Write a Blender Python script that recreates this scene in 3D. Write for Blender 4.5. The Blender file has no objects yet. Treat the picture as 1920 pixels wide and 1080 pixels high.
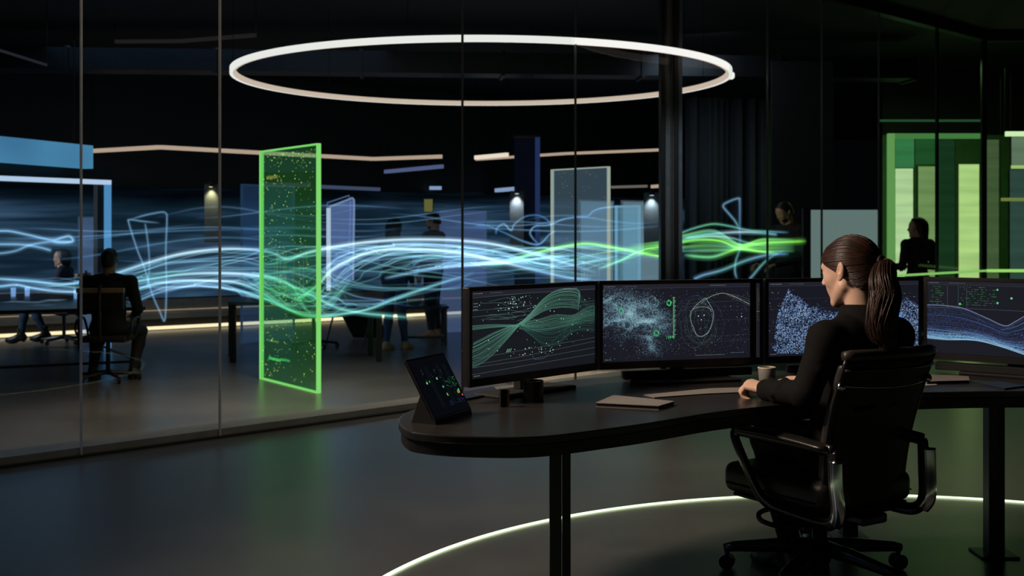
import bpy, math, random
import numpy as np
from mathutils import Vector, Matrix
PI = math.pi
sc = bpy.context.scene
COL = sc.collection
F, EYE, HOR = 2250.0, 1.22, 432.0
BF = -0.22                         # level of the sunken floor behind the glass

def at(px, py, d):                  # photo pixel at a depth -> point in the place
    return Vector(((px-960)*d/F, d, EYE+(HOR-py)*d/F))

# ------------------------------------------------------------------ materials
def nodes(name):
    m = bpy.data.materials.new(name); m.use_nodes = True
    nt = m.node_tree; nt.nodes.clear()
    out = nt.nodes.new('ShaderNodeOutputMaterial')
    return m, nt, out
def N(nt, kind, **kw):
    n = nt.nodes.new(kind)
    for k, v in kw.items():
        if k in n.inputs: n.inputs[k].default_value = v
        else: setattr(n, k, v)
    return n
def mat(name, col, rough=.5, metal=0., var=.12, scale=14., bump=0., stretch=(1, 1, 1), coat=0., spec=.5, emit=None, es=1., rvar=.1):
    m, nt, out = nodes(name); L = nt.links.new
    p = nt.nodes.new('ShaderNodeBsdfPrincipled'); L(p.outputs[0], out.inputs[0])
    tc = nt.nodes.new('ShaderNodeTexCoord'); mp = nt.nodes.new('ShaderNodeMapping'); mp.inputs['Scale'].default_value = stretch
    L(tc.outputs['Object'], mp.inputs[0])
    nz = N(nt, 'ShaderNodeTexNoise', Scale=scale, Detail=5.); L(mp.outputs[0], nz.inputs['Vector'])
    rp = nt.nodes.new('ShaderNodeValToRGB')
    lo = [max(0, c*(1-var)) for c in col]; hi = [min(1, c*(1+var)) for c in col]
    rp.color_ramp.elements[0].position = .3; rp.color_ramp.elements[1].position = .7
    rp.color_ramp.elements[0].color = (*lo, 1); rp.color_ramp.elements[1].color = (*hi, 1)
    L(nz.outputs['Fac'], rp.inputs[0]); L(rp.outputs[0], p.inputs['Base Color'])
    mr = N(nt, 'ShaderNodeMapRange'); mr.inputs[3].default_value = max(.02, rough*(1-rvar)); mr.inputs[4].default_value = min(1, rough*(1+rvar))
    L(nz.outputs['Fac'], mr.inputs[0]); L(mr.outputs[0], p.inputs['Roughness'])
    p.inputs['Metallic'].default_value = metal; p.inputs['Coat Weight'].default_value = coat
    p.inputs['Specular IOR Level'].default_value = spec
    if emit: p.inputs['Emission Color'].default_value = (*emit, 1); p.inputs['Emission Strength'].default_value = es
    if bump:
        b = N(nt, 'ShaderNodeBump', Strength=bump, Distance=.01); L(nz.outputs['Fac'], b.inputs['Height']); L(b.outputs[0], p.inputs['Normal'])
    return m
def emis(name, col, s=1., sample=True):
    m, nt, out = nodes(name)
    e = N(nt, 'ShaderNodeEmission', Strength=s); e.inputs[0].default_value = (*col, 1)
    nt.links.new(e.outputs[0], out.inputs[0])
    if not sample: m.cycles.emission_sampling = 'NONE'
    return m
def glass(name, tint=(.9, .93, .93), ior=1.22, rough=.0, glow=None, gs=0.):
    m, nt, out = nodes(name); L = nt.links.new
    t = nt.nodes.new('ShaderNodeBsdfTransparent'); t.inputs[0].default_value = (*tint, 1)
    g = N(nt, 'ShaderNodeBsdfGlossy', Roughness=rough)
    f = N(nt, 'ShaderNodeFresnel', IOR=ior)
    ge = nt.nodes.new('ShaderNodeNewGeometry'); inv = N(nt, 'ShaderNodeMath', operation='SUBTRACT'); inv.inputs[0].default_value = 1.; L(ge.outputs['Backfacing'], inv.inputs[1])
    fm = N(nt, 'ShaderNodeMath', operation='MULTIPLY'); L(f.outputs[0], fm.inputs[0]); L(inv.outputs[0], fm.inputs[1])      # the far face of a thin pane adds no mirror of its own
    mx = nt.nodes.new('ShaderNodeMixShader'); L(fm.outputs[0], mx.inputs[0]); L(t.outputs[0], mx.inputs[1]); L(g.outputs[0], mx.inputs[2])
    last = mx
    if glow:
        e = N(nt, 'ShaderNodeEmission', Strength=gs); e.inputs[0].default_value = (*glow, 1)
        a = nt.nodes.new('ShaderNodeAddShader'); L(mx.outputs[0], a.inputs[0]); L(e.outputs[0], a.inputs[1]); last = a
        m.cycles.emission_sampling = 'NONE'
    L(last.outputs[0], out.inputs[0])
    return m
def tinted_light(name, s=1., add=True):            # light whose colour is stored on the thing itself (displays, light trails)
    m, nt, out = nodes(name); L = nt.links.new
    a = N(nt, 'ShaderNodeAttribute', attribute_name='tint')
    e = N(nt, 'ShaderNodeEmission', Strength=s); L(a.outputs['Color'], e.inputs[0])
    if add:
        t = nt.nodes.new('ShaderNodeBsdfTransparent'); ad = nt.nodes.new('ShaderNodeAddShader')
        L(t.outputs[0], ad.inputs[0]); L(e.outputs[0], ad.inputs[1]); L(ad.outputs[0], out.inputs[0])
    else:
        g = N(nt, 'ShaderNodeBsdfGlossy', Roughness=.3); g.inputs[0].default_value = (.03, .03, .03, 1)
        ad = nt.nodes.new('ShaderNodeAddShader'); L(g.outputs[0], ad.inputs[0]); L(e.outputs[0], ad.inputs[1]); L(ad.outputs[0], out.inputs[0])
    m.cycles.emission_sampling = 'NONE'
    return m
def lin(r, g, b): return tuple(((c/255)/12.92 if c/255 <= .04045 else ((c/255+.055)/1.055)**2.4) for c in (r, g, b))

# ------------------------------------------------------------------ mesh builder
class MB:
    def __init__(s): s.v = []; s.f = []; s.m = []; s.c = []
    def add(s, vs, fs, mi=0, col=None):
        o = len(s.v); s.v.extend([tuple(v) for v in vs]); s.f.extend([tuple(i+o for i in f) for f in fs]); s.m.extend([mi]*len(fs))
        s.c.extend([col or (0, 0, 0)]*len(vs)); return s
    def box(s, lo, hi, mi=0, M=None, col=None):
        x0, y0, z0 = lo; x1, y1, z1 = hi
        vs = [Vector(p) for p in ((x0,y0,z0),(x1,y0,z0),(x1,y1,z0),(x0,y1,z0),(x0,y0,z1),(x1,y0,z1),(x1,y1,z1),(x0,y1,z1))]
        if M: vs = [M @ v for v in vs]
        return s.add(vs, [(0,3,2,1),(4,5,6,7),(0,1,5,4),(1,2,6,5),(2,3,7,6),(3,0,4,7)], mi, col)
    def bar(s, a, b, w, h, mi=0, up=(0, 0, 1)):     # square bar from a to b
        a = Vector(a); b = Vector(b); d = (b-a); l = d.length; d.normalize()
        u = Vector(up)
        if abs(d.dot(u)) > .98: u = Vector((0, 1, 0))
        x = d.cross(u).normalized(); z = x.cross(d)
        M = Matrix((( x.x, d.x, z.x, a.x), (x.y, d.y, z.y, a.y), (x.z, d.z, z.z, a.z), (0,0,0,1)))
        return s.box((-w/2, 0, -h/2), (w/2, l, h/2), mi, M)
    def prism(s, poly, z0, z1, mi=0, M=None, inset=0):
        n = len(poly)
        vs = [Vector((p[0], p[1], z0)) for p in poly]+[Vector((p[0], p[1], z1)) for p in poly]
        if M: vs = [M @ v for v in vs]
        return s.add(vs, [tuple(range(n-1, -1, -1)), tuple(range(n, 2*n))]+[(i, (i+1) % n, n+(i+1) % n, n+i) for i in range(n)], mi)
    def tube(s, pts, r, n=8, mi=0, closed=False, cap=True, cols=None, flat=1., up=None):
        pts = [Vector(p) for p in pts]; k = len(pts); rr = r if hasattr(r, '__len__') else [r]*k
        prev = None; vs = []; cs = []
        for i, p in enumerate(pts):
            a = pts[i-1] if (i > 0 or closed) else p; b = pts[(i+1) % k] if (i < k-1 or closed) else p
            d = (b-a).normalized()
            if prev is None:
                u = Vector(up) if up else (Vector((0, 0, 1)) if abs(d.z) < .9 else Vector((1, 0, 0)))
            else: u = prev
            x = d.cross(u)
            if x.length < 1e-6: x = d.orthogonal()
            x.normalize(); y = x.cross(d).normalized(); prev = y
            for j in range(n):
                t = 2*PI*j/n; vs.append(p+x*(math.cos(t)*rr[i]*flat)+y*(math.sin(t)*rr[i])); cs.append(cols[i] if cols else (0, 0, 0))
        fs = []
        for i in range(k if closed else k-1):
            for j in range(n):
                a = i*n+j; b = i*n+(j+1) % n; c = ((i+1) % k)*n+(j+1) % n; d = ((i+1) % k)*n+j; fs.append((a, b, c, d))
        if cap and not closed: fs.append(tuple(range(n-1, -1, -1))); fs.append(tuple((k-1)*n+j for j in range(n)))
        o = len(s.v); s.v.extend([tuple(v) for v in vs]); s.f.extend([tuple(i+o for i in f) for f in fs]); s.m.extend([mi]*len(fs)); s.c.extend(cs)
        return s
    def lathe(s, prof, c=(0, 0, 0), n=28, mi=0, M=None):
        vs = []; fs = []; k = len(prof)
        for i in range(n):
            t = 2*PI*i/n
            for (r, z) in prof:
                v = Vector((c[0]+r*math.cos(t), c[1]+r*math.sin(t), c[2]+z)); vs.append(M @ v if M else v)
        for i in range(n):
            for j in range(k-1):
                a = i*k+j; b = ((i+1) % n)*k+j; fs.append((a, b, b+1, a+1))
        return s.add(vs, fs, mi)
    def build(s, name, mats, parent=None, smooth=False, bevel=0., loc=None, seg=2, angle=.6, colors=False):
        me = bpy.data.meshes.new(name); me.from_pydata(s.v, [], s.f)
        for m in (mats if isinstance(mats, (list, tuple)) else [mats]): me.materials.append(m)
        me.polygons.foreach_set('material_index', s.m)
        if smooth: me.polygons.foreach_set('use_smooth', [True]*len(s.f))
        if colors:
            ca = me.color_attributes.new('tint', 'FLOAT_COLOR', 'POINT')
            ca.data.foreach_set('color', np.array([(*c, 1.) for c in s.c], dtype=np.float32).ravel())
        me.update()
        o = bpy.data.objects.new(name, me); COL.objects.link(o)
        if parent: o.parent = parent
        if loc: o.location = loc
        if bevel:
            b = o.modifiers.new('bevel', 'BEVEL'); b.width = bevel; b.segments = seg; b.limit_method = 'ANGLE'; b.angle_limit = angle
        return o
def tag(o, label, cat, group=None, kind=None):
    if label: o['label'] = label
    if cat: o['category'] = cat
    if group: o['group'] = group
    if kind: o['kind'] = kind
    return o
def thing(name, label, cat, loc=(0, 0, 0), rz=0., group=None):
    o = bpy.data.objects.new(name, None); COL.objects.link(o); o.location = loc; o.rotation_euler = (0, 0, rz); o.empty_display_size = .1
    return tag(o, label, cat, group)
def struct(o): o['kind'] = 'structure'; return o
def clone(o, parent=None):
    c = o.copy(); COL.objects.link(c)
    if parent: c.parent = parent
    for ch in list(o.children): clone(ch, c)
    return c
def spline(pts, n=8, closed=False):                 # Catmull-Rom through points
    P = [Vector(p) for p in pts]; k = len(P); out = []
    for i in range(k if closed else k-1):
        if closed: a, b, c, d = P[(i-1) % k], P[i], P[(i+1) % k], P[(i+2) % k]
        else: a, b, c, d = P[max(i-1, 0)], P[i], P[i+1], P[min(i+2, k-1)]
        for j in range(n):
            t = j/n; out.append(.5*((2*b)+(c-a)*t+(2*a-5*b+4*c-d)*t*t+(3*b-a-3*c+d)*t**3))
    if not closed: out.append(P[-1])
    return out
def rz(a): return Matrix.Rotation(a, 4, 'Z')

# ------------------------------------------------------------------ soft solid modelling (signed distance + surface nets)
def cap(a, b, ra, rb=None, k=.02): return ('cap', np.array(a, float), np.array(b, float), ra, ra if rb is None else rb, k)
def ell(c, r, k=.02, R=None, sub=False): return ('sub' if sub else 'ell', np.array(c, float), np.array(r, float), np.eye(3) if R is None else np.array(R, float), k)
def half(p, n, k=.004): n = np.array(n, float); return ('half', np.array(p, float), n/np.linalg.norm(n), k)   # removes the side n points to
def moved(prims, M):
    A = np.array(M.to_3x3()); t = np.array(M.translation); out = []
    for p in prims:
        if p[0] == 'cap': out.append(('cap', A@p[1]+t, A@p[2]+t, *p[3:]))
        elif p[0] in ('ell', 'sub'): out.append((p[0], A@p[1]+t, p[2], A@p[3], p[4]))
        else: out.append(('half', A@p[1]+t, A@p[2], p[3]))
    return out
def grown(prims, g):
    out = []
    for p in prims:
        if p[0] == 'cap': out.append(('cap', p[1], p[2], p[3]+g, p[4]+g, p[5]))
        elif p[0] == 'ell': out.append(('ell', p[1], p[2]+g, p[3], p[4]))
        else: out.append(p)
    return out
def pdist(p, X, Y, Z):
    if p[0] == 'cap':
        a, b = p[1], p[2]; ab = b-a; L = max(ab@ab, 1e-12)
        t = np.clip(((X-a[0])*ab[0]+(Y-a[1])*ab[1]+(Z-a[2])*ab[2])/L, 0, 1)
        return np.sqrt((X-a[0]-t*ab[0])**2+(Y-a[1]-t*ab[1])**2+(Z-a[2]-t*ab[2])**2)-(p[3]+(p[4]-p[3])*t)
    if p[0] in ('ell', 'sub'):
        c, r, R = p[1], p[2], p[3]; dx, dy, dz = X-c[0], Y-c[1], Z-c[2]
        q = [R[0, i]*dx+R[1, i]*dy+R[2, i]*dz for i in range(3)]
        k0 = np.sqrt((q[0]/r[0])**2+(q[1]/r[1])**2+(q[2]/r[2])**2); k1 = np.sqrt((q[0]/r[0]**2)**2+(q[1]/r[1]**2)**2+(q[2]/r[2]**2)**2)+1e-9
        return k0*(k0-1)/k1
    return (X-p[1][0])*p[2][0]+(Y-p[1][1])*p[2][1]+(Z-p[1][2])*p[2][2]
def smin(a, b, k):
    h = np.clip(.5+.5*(b-a)/k, 0, 1); return b+(a-b)*h-k*h*(1-h)
def field(prims, pts):
    X, Y, Z = pts[..., 0], pts[..., 1], pts[..., 2]; Fv = np.full(X.shape, 1.)
    for p in prims:
        d = pdist(p, X, Y, Z); k = p[-1]
        Fv = -smin(-Fv, d, k) if p[0] == 'sub' else (-smin(-Fv, -d, k) if p[0] == 'half' else smin(Fv, d, k))
    return Fv
def sdf_mesh(prims, h):
    lo = np.full(3, 1e9); hi = -lo
    for p in prims:
        if p[0] == 'cap':
            r = max(p[3], p[4]); lo = np.minimum(lo, np.minimum(p[1], p[2])-r); hi = np.maximum(hi, np.maximum(p[1], p[2])+r)
        elif p[0] == 'ell': r = p[2].max(); lo = np.minimum(lo, p[1]-r); hi = np.maximum(hi, p[1]+r)
    lo -= 4*h; hi += 4*h
    n = np.ceil((hi-lo)/h).astype(int)+1
    ax = [lo[i]+h*np.arange(n[i]) for i in range(3)]
    V = np.full(tuple(n), 1., dtype=np.float32)
    for p in prims:
        if p[0] == 'half': s0 = np.zeros(3, int); s1 = n
        else:
            k = p[-1]
            if p[0] == 'cap': r = max(p[3], p[4])+k+4*h; a = np.minimum(p[1], p[2])-r; b = np.maximum(p[1], p[2])+r
            else: r = p[2].max()+k+4*h; a = p[1]-r; b = p[1]+r
            s0 = np.clip(np.floor((a-lo)/h).astype(int), 0, n); s1 = np.clip(np.ceil((b-lo)/h).astype(int)+1, 0, n)
        sl = tuple(slice(s0[i], s1[i]) for i in range(3))
        X, Y, Z = ax[0][sl[0]][:, None, None], ax[1][sl[1]][None, :, None], ax[2][sl[2]][None, None, :]
        d = pdist(p, X, Y, Z).astype(np.float32); c = V[sl]; k = p[-1]
        V[sl] = -smin(-c, d, k) if p[0] == 'sub' else (-smin(-c, -d, k) if p[0] == 'half' else smin(c, d, k))
    S = V < 0
    cnt = np.zeros(tuple(n-1), np.int8)
    corners = [(i, j, k) for i in (0, 1) for j in (0, 1) for k in (0, 1)]
    for (i, j, k) in corners: cnt += S[i:n[0]-1+i, j:n[1]-1+j, k:n[2]-1+k]
    cells = np.argwhere((cnt > 0) & (cnt < 8))
    idx = np.full(tuple(n-1), -1, np.int64); idx[tuple(cells.T)] = np.arange(len(cells))
    acc = np.zeros((len(cells), 3)); w = np.zeros(len(cells))
    for a in range(8):
        for b in range(a+1, 8):
            ca, cb = np.array(corners[a]), np.array(corners[b])
            if np.abs(ca-cb).sum() != 1: continue
            va = V[tuple((cells+ca).T)]; vb = V[tuple((cells+cb).T)]; m = (va < 0) != (vb < 0)
            t = np.where(m, va/np.where(m, va-vb, 1), 0)
            acc += np.where(m[:, None], ca+(cb-ca)*t[:, None], 0); w += m
    verts = lo+h*(cells+acc/w[:, None])
    faces = []
    for axis in range(3):
        o1, o2 = (axis+1) % 3, (axis+2) % 3
        sa = [slice(None)]*3; sb = [slice(None)]*3; sa[axis] = slice(0, -1); sb[axis] = slice(1, None)
        A, B = S[tuple(sa)], S[tuple(sb)]
        e = np.argwhere(A != B); 
        e = e[(e[:, o1] > 0) & (e[:, o2] > 0) & (e[:, o1] < n[o1]-1) & (e[:, o2] < n[o2]-1)]
        ins = A[tuple(e.T)]
        u = np.zeros(3, int); u[o1] = 1; v = np.zeros(3, int); v[o2] = 1
        q = np.stack([idx[tuple((e-u-v).T)], idx[tuple((e-v).T)], idx[tuple(e.T)], idx[tuple((e-u).T)]], 1)
        q[~ins] = q[~ins][:, ::-1]
        faces.append(q)
    faces = np.concatenate(faces)
    return verts, faces
def soft(name, prims, h, m, parent=None, loc=None, smooth_it=1):
    v, f = sdf_mesh(prims, h)
    me = bpy.data.meshes.new(name); me.from_pydata(v.tolist(), [], f.tolist()); me.materials.append(m)
    me.polygons.foreach_set('use_smooth', [True]*len(me.polygons)); me.update()
    o = bpy.data.objects.new(name, me); COL.objects.link(o)
    if parent: o.parent = parent
    if loc: o.location = loc
    if smooth_it:
        s = o.modifiers.new('soften', 'SMOOTH'); s.factor = .5; s.iterations = smooth_it
    return o

# ------------------------------------------------------------------ palette
M = dict(
    floor=None,
    black=mat('black_satin', (.012, .012, .013), .38), black_matt=mat('black_matt', (.0065, .0065, .007), .7),
    desk=mat('desk_dark_veneer', (.022, .0205, .0195), .28, var=.1, scale=3, stretch=(1, 5, 5), rvar=.05),
    desk_edge=mat('desk_black_edge', (.012, .0115, .011), .4), frame=mat('dark_grey_metal', (.05, .052, .056), .4, .6),
    leather=mat('black_leather', (.026, .0235, .021), .42, bump=.12, scale=180), chrome=mat('dark_chrome', (.68, .7, .72), .16, 1., var=.04),
    mesh=mat('chair_back_fabric', (.01, .0105, .012), .6, scale=300, bump=.1), plastic=mat('black_plastic', (.013, .013, .014), .35),
    skin=mat('skin', (.72, .47, .355), .45, var=.06, scale=60, spec=.35), skin2=mat('skin_tan', (.42, .25, .17), .5, var=.06),
    hair=mat('brown_hair', (.024, .011, .0075), .4, var=.35, scale=60, stretch=(1, 1, 1), bump=.1), hair_lt=mat('brown_hair_strands', (.05, .021, .012), .4, var=.3, scale=40),
    hair_dk=mat('dark_hair', (.012, .009, .008), .45, bump=.2, scale=60),
    shirt=mat('black_shirt_cloth', (.005, .005, .0053), .85, scale=40, bump=.12, spec=.15), trousers=mat('black_trousers', (.007, .007, .008), .85, spec=.25),
    suit=mat('dark_suit', (.012, .012, .014), .8, scale=60, spec=.25), navy=mat('navy_jacket', (.012, .018, .035), .8), white_shirt=mat('pale_shirt', (.5, .55, .6), .8),
    jeans=mat('blue_jeans', (.02, .05, .095), .85, scale=80, var=.3), brown=mat('brown_knit', (.05, .032, .02), .85), tan=mat('tan_leather', (.3, .16, .07), .5),
    charcoal=mat('charcoal_cloth', (.022, .022, .024), .85), shoe=mat('black_shoe', (.012, .011, .01), .4),
    coffee=mat('coffee', (.05, .025, .012), .15), ceramic=mat('grey_ceramic', (.27, .26, .25), .4, scale=90, var=.05), ceramic_in=mat('cream_glaze', (.75, .68, .58), .3),
    silver=mat('champagne_cover', (.3, .28, .26), .45, .3, scale=120, bump=.03), paper=mat('paper_edges', (.4, .38, .35), .8, scale=30, stretch=(1, 1, 60)),
    navy_cover=mat('navy_cover', (.015, .025, .05), .45), brown_cover=mat('taupe_cover', (.2, .165, .13), .6), brass=mat('brass', (.55, .4, .16), .3, 1.),
    rim=mat('thin_steel_rim', (.55, .5, .48), .3, 1.),
)
# ================================================================== camera
cam = bpy.data.cameras.new('camera'); camo = bpy.data.objects.new('camera', cam); COL.objects.link(camo)
camo.location = (0, 0, EYE); camo.rotation_euler = (PI/2, 0, 0)
cam.sensor_width = 36; cam.lens = F/1920*36; cam.shift_y = (HOR-540)/1920; cam.clip_end = 200
cam.dof.use_dof = True; cam.dof.focus_distance = 4.15; cam.dof.aperture_fstop = 5.6
sc.camera = camo
sc.view_settings.view_transform = 'Standard'; sc.view_settings.look = 'None'; sc.view_settings.gamma = 1; sc.view_settings.exposure = 0
sc.view_settings.use_curve_mapping = False
sc.cycles.max_bounces = 8; sc.cycles.diffuse_bounces = 3; sc.cycles.glossy_bounces = 4; sc.cycles.transparent_max_bounces = 64
sc.cycles.transmission_bounces = 6; sc.cycles.sample_clamp_indirect = 4; sc.cycles.use_denoising = True; sc.cycles.caustics_reflective = False; sc.cycles.caustics_refractive = False
w = bpy.data.worlds.new('World'); sc.world = w; w.use_nodes = True
w.node_tree.nodes['Background'].inputs[0].default_value = (.5, .65, .8, 1); w.node_tree.nodes['Background'].inputs[1].default_value = .0015

# ================================================================== shell
def floor_mat(name, col, rough):
    m, nt, out = nodes(name); L = nt.links.new
    p = nt.nodes.new('ShaderNodeBsdfPrincipled'); L(p.outputs[0], out.inputs[0])
    tc = nt.nodes.new('ShaderNodeTexCoord')
    n1 = N(nt, 'ShaderNodeTexNoise', Scale=.9, Detail=8., Roughness=.6); n2 = N(nt, 'ShaderNodeTexNoise', Scale=26., Detail=6.)
    L(tc.outputs['Object'], n1.inputs['Vector']); L(tc.outputs['Object'], n2.inputs['Vector'])
    rp = nt.nodes.new('ShaderNodeValToRGB'); rp.color_ramp.elements[0].color = (*[c*.75 for c in col], 1); rp.color_ramp.elements[1].color = (*[c*1.3 for c in col], 1)
    rp.color_ramp.elements[0].position = .3; rp.color_ramp.elements[1].position = .7
    L(n1.outputs['Fac'], rp.inputs[0]); L(rp.outputs[0], p.inputs['Base Color'])
    mr = N(nt, 'ShaderNodeMapRange'); mr.inputs[3].default_value = rough*.85; mr.inputs[4].default_value = rough*1.2
    L(n1.outputs['Fac'], mr.inputs[0]); L(mr.outputs[0], p.inputs['Roughness'])
    p.inputs['Specular IOR Level'].default_value = .8
    b = N(nt, 'ShaderNodeBump', Strength=.12, Distance=.004); L(n2.outputs['Fac'], b.inputs['Height']); L(b.outputs[0], p.inputs['Normal'])
    return m
M['floor'] = floor_mat('polished_dark_concrete', (.07, .07, .066), .29)
M['floor_back'] = floor_mat('dark_concrete_behind_glass', (.085, .082, .076), .3)

PA = Vector((-2.63, 6.15, 0))                       # the glass line: PA + t*(1,1)
def pt(t, off=0., z=0.): return Vector((PA.x+t-off*.7071, PA.y+t+off*.7071, z))
T0, TC, TE = -1.6, 3.98, 8.32
corner = pt(TE)
# near floor: everything on this side of the glass line
mb = MB(); poly = [(-6, -1.5), (9, -1.5), (9, corner.y), (corner.x, corner.y), tuple(pt(T0).xy), (-6, pt(T0).y)]
mb.prism(poly, -.3, 0.); struct(mb.build('floor', M['floor']))
mb = MB(); poly = [(-14, pt(T0).y+.001), tuple(pt(T0, .01).xy), (corner.x, corner.y+.01), (14, corner.y+.01), (14, 32), (-14, 32)]
mb.prism(poly, BF-.1, BF); struct(mb.build('floor_back', M['floor_back']))
mb = MB().box((-14, -1.5, 3.62), (14, 32, 3.8)); struct(mb.build('ceiling', mat('black_ceiling', (.008, .008, .009), .7)))
BWA, BWB = Vector((-7.05, 16.5, 0)), Vector((3.02, 2.3, 0)).normalized()      # back wall line
def bw(s, off=0., z=0.):                              # s metres along, off metres out into the room
    n = Vector((BWB.y, -BWB.x, 0)); p = BWA+BWB*s+n*off; p.z = z; return p
mb = MB(); a, b = bw(-9), bw(17); c, d = bw(17, -.25), bw(-9, -.25)
mb.prism([a.xy[:], b.xy[:], c.xy[:], d.xy[:]], BF, 3.62); struct(mb.build('wall_back', mat('dark_blue_wall', (.02, .027, .035), .6)))

# plinth behind the foot of the glass
mb = MB(); mb.prism([pt(T0, .012).xy[:], pt(TE, .012).xy[:], pt(TE, .22).xy[:], pt(T0, .22).xy[:]], BF, .05)
struct(mb.build('baseboard_glass', mat('grey_sill', (.3, .3, .29), .5)))
mb = MB(); mb.prism([pt(T0, -.02).xy[:], pt(TE, -.02).xy[:], pt(TE, .012).xy[:], pt(T0, .012).xy[:]], 0, .012)
struct(mb.build('baseboard_track', M['frame']))
mb = MB(); mb.prism([pt(T0, -.05).xy[:], pt(TE, -.05).xy[:], pt(TE, .06).xy[:], pt(T0, .06).xy[:]], 3.5, 3.62)
mb.prism([(corner.x, corner.y-.05), (9, corner.y-.05), (9, corner.y+.06), (corner.x, corner.y+.06)], 3.5, 3.62)
struct(mb.build('trim_1', mat('ceiling_track', (.05, .052, .04), .35, .5)))
# glass panes with their thin joint profiles
gl = glass('clear_glass', (.93, .95, .95)); joint = mat('joint_profile', (.62, .58, .52), .45); joint_dim = mat('grey_joint_profile', (.1, .1, .095), .4); joint_dk = mat('black_joint_profile', (.012, .013, .013), .4)
ts = [T0, -.62, .312, .913, 2.285, 3.124, TC, 5.01, 5.69, 6.5, 7.45, TE]
for i in range(len(ts)-1):
    e = thing('window_%d' % (i+1), None, None, pt(ts[i]), PI/4); struct(e); L = (ts[i+1]-ts[i])*2**.5
    MB().box((.004, 0, .012), (L-.004, .01, 3.5)).build('glass_pane', gl, e)
    wd = .0055 if ts[i] in (.312, .913) else (.004 if 2 < ts[i] < 3.5 else .006); dk = ts[i] > 6.9
    if dk: wd = .05
    MB().box((-wd/2, -.006, .004), (wd/2, .016, 3.5)).build('joint_strip', joint_dk if dk else (joint if wd == .0055 else joint_dim), e)
e = thing('window_12', None, None, corner, 0); struct(e)
MB().box((.03, 0, .012), (3.2, .01, 3.5)).build('glass_pane', gl, e)
MB().box((-.03, -.02, 0), (.03, .03, 3.5)).build('joint_strip', joint_dk, e)
# the dark column on the glass line: two slim posts and a recessed web
mb = MB(); Mx = Matrix.Translation(pt(TC)) @ rz(0)
mb.box((-.095, -.02, 0), (-.062, .14, 3.62), 0, Mx).box((-.062, .03, 0), (.02, .12, 3.62), 1, Mx).box((.02, -.03, 0), (.048, .14, 3.62), 0, Mx).box((.048, 0, 0), (.088, .14, 3.62), 2, Mx)
struct(mb.build('trim_2', [mat('black_post', (.006, .006, .007), .5), mat('grey_post', (.2, .21, .22), .5), mat('blue_grey_post', (.13, .16, .19), .4)]))

# ceiling services, almost lost in the dark
duct_m = mat('dark_duct', (.03, .034, .04), .4, .5)
for k, (x0, y0, x1, y1, z) in enumerate([(-7, 14.2, 5, 15.2, 3.25)]):
    mb = MB(); mb.bar((x0, y0, z), (x1, y1, z), .42, .26)
    for t in np.linspace(0, 1, 8): 
        p = Vector((x0, y0, z)).lerp(Vector((x1, y1, z)), t); q = p+(Vector((x1, y1, z))-Vector((x0, y0, z))).normalized()*.04; mb.bar(p, q, .47, .31)
    lab = 'long black air duct crossing the ceiling behind the ring lamp'
    tag(mb.build('air_duct', duct_m), lab, 'duct')

# ================================================================== kidney desk
front = [(-.348,3.676),(-.311,3.5),(-.26,3.435),(-.183,3.395),(-.08,3.375),(.0195,3.372),(.121,3.408),(.27,3.51),(.419,3.625),(.639,3.827),(.856,3.975),(1.04,4.09),(1.25,4.2),(1.464,4.292),(1.85,4.336),(2.3,4.3),(2.7,4.2)]
back = [(2.85,4.4),(2.7,4.75),(2.4,4.95),(2.045,5.04),(1.7,5.05),(1.35,5.0),(.95,4.93),(.557,4.83),(.3,4.71),(.121,4.55),(-.1,4.31),(-.25,4.06),(-.33,3.86)]
outl = [p.xy[:] for p in spline([(x, y, 0) for x, y in front+back], 6, True)]
cen = Vector((1., 4.3))
def inset(poly, d):
    out = []; n = len(poly)
    for i in range(n):
        a, b = Vector(poly[i-1]), Vector(poly[(i+1) % n]); t = (b-a).normalized(); out.append((poly[i][0]-t.y*d, poly[i][1]+t.x*d))
    return out
DZ = .64
desk = thing('desk', 'black kidney-shaped desk carrying the curved row of monitors', 'desk', (1., 4.3, 0))
Dl = Matrix.Translation((-1, -4.3, 0))
def loc_poly(pl): return [(x-1, y-4.3) for x, y in pl]
MB().prism(loc_poly(outl), DZ-.024, DZ).build('desktop', M['desk'], desk, bevel=.004)
MB().prism(loc_poly(inset(outl, .008)), DZ-.062, DZ-.024).build('apron', M['desk_edge'], desk, bevel=.003)
for (x, y) in ((.141, 3.56), (1.815, 4.52), (1.34, 4.78), (2.5, 4.7)):
    mb = MB().box((x-1.03, y-4.33, 0), (x-.995, y-4.27, DZ-.062)).box((x-.992, y-4.325, 0), (x-.968, y-4.275, DZ-.062), 1)
    mb.box((x-1.07, y-4.37, 0), (x-.93, y-4.23, .008))
    mb.build('leg', [M['frame'], M['black']], desk, bevel=.002)
# light line let into the floor around the workstation
mb = MB(); C, R = Vector((1.5, 3.43)), 2.1; n = 220; prof = [(-.008, .0), (.008, .0), (.008, .005), (-.008, .005)]
vs = [(C.x+(R+r)*math.cos(2*PI*i/n), C.y+(R+r)*math.sin(2*PI*i/n), z+.001) for i in range(n) for r, z in prof]
fs = [(i*4+j, ((i+1) % n)*4+j, ((i+1) % n)*4+(j+1) % 4, i*4+(j+1) % 4) for i in range(n) for j in range(4)]
mb.add(vs, fs)
tag(mb.build('floor_light_ring', emis('pale_green_light_line', (.78, 1., .56), 2.2)), 'thin glowing pale green light ring let into the floor around the desk', 'light')

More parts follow.
